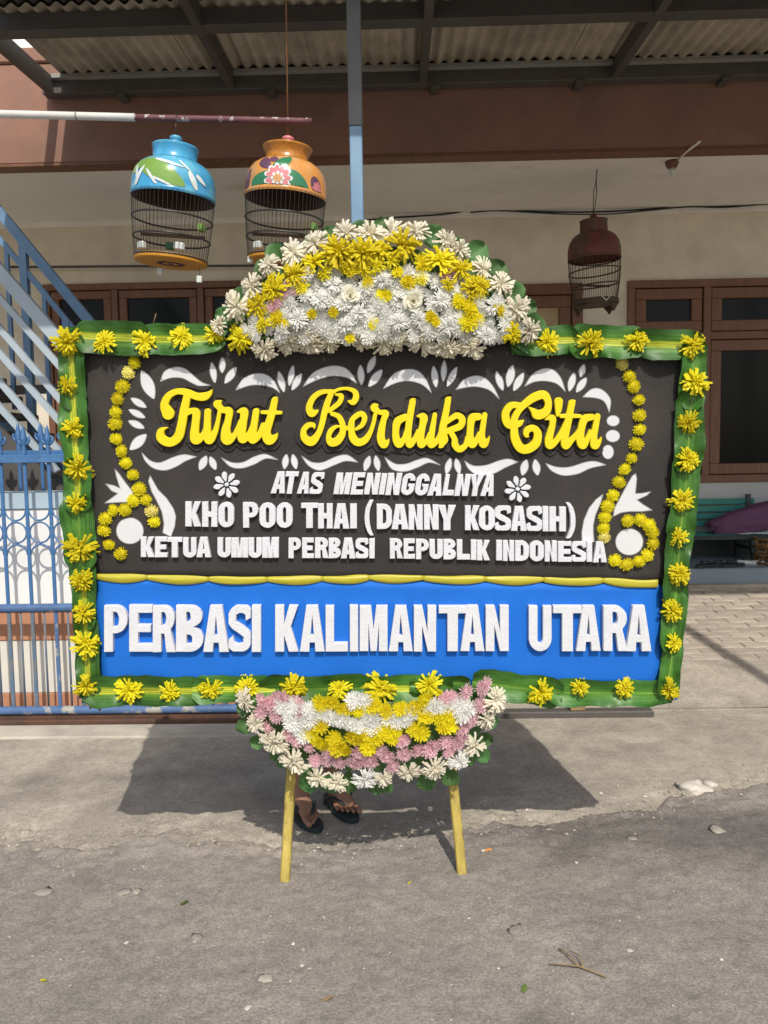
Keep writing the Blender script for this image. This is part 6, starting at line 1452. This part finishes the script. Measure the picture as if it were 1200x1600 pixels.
def litter_leaf(px, py, s, rot, lab, mat='leaf_litter'):
    P = onZ(px, py, .012); m = MB(); o = leafo(s, s * .42, 0); m.add([(x, y, .004 * math.sin(x / s * 5) + .002) for x, y in o], [tuple(range(len(o)))]); e = m.build('fallen_leaf', M[mat], None, True); e.location = (P.x, P.y, gz(P.x, P.y) + .004); e.rotation_euler = (.1, .1, rot); tag(e, lab, 'leaf', 'bits of leaf on the road')
litter_leaf(288, 1413, .028, .4, 'small green leaf scrap on the road left of the left leg'); litter_leaf(819, 1547, .030, 1.2, 'dark green leaf scrap on the road below the twig'); litter_leaf(68, 1533, .022, -.5, 'yellow petal strip on the road in the lower left', 'fl_yellow'); litter_leaf(512, 1562, .03, .2, 'pale brown leaf scrap near the bottom centre of the road', 'twig'); litter_leaf(640, 1382, .014, .2, 'tiny yellow petal bit on the road between the legs', 'fl_gold')
# grit scattered along the broken edge and over the road
gm = MB(); rg = random.Random(9)
oct_ = [(1, 0, 0), (0, 1, 0), (-1, 0, 0), (0, -1, 0), (0, 0, .7), (0, 0, -.5)]; of = [(0, 1, 4), (1, 2, 4), (2, 3, 4), (3, 0, 4), (1, 0, 5), (2, 1, 5), (3, 2, 5), (0, 3, 5)]
def grit(n, fx, smin, smax, mb):
    for _ in range(n):
        x, y = fx(); s = rg.uniform(smin, smax) * (1 + (rg.random() ** 6) * 2); a = rg.uniform(0, 6.28); ca_, sa_ = math.cos(a), math.sin(a); z = gz(x, y) + s * .25
        vs = [(x + (p[0] * ca_ - p[1] * sa_) * s * rg.uniform(.7, 1.2), y + (p[0] * sa_ + p[1] * ca_) * s * rg.uniform(.7, 1.2), z + p[2] * s * rg.uniform(.6, 1.1)) for p in oct_]; mb.add(vs, of)
def near_edge():
    x = rg.uniform(-2.1, 2.5); return x, edge_y(x) + rg.gauss(.05, .09)
def on_road(): x = rg.uniform(-1.6, 1.8); return x, rg.uniform(1.35, 2.6)
def on_apron():
    x = rg.uniform(-2.4, 2.4); return x, edge_y(x) + abs(rg.gauss(.15, .28))
grit(2600, near_edge, .0016, .0048, gm); grit(700, on_road, .0013, .003, gm); grit(1300, on_apron, .0014, .0034, gm)
tag(gm.build('grit', M['stone']), kind='stuff')
gm = MB(); grit(110, on_road, .0013, .0034, gm); grit(110, near_edge, .0016, .004, gm)
tag(gm.build('pale_grit', M['chip']), kind='stuff')
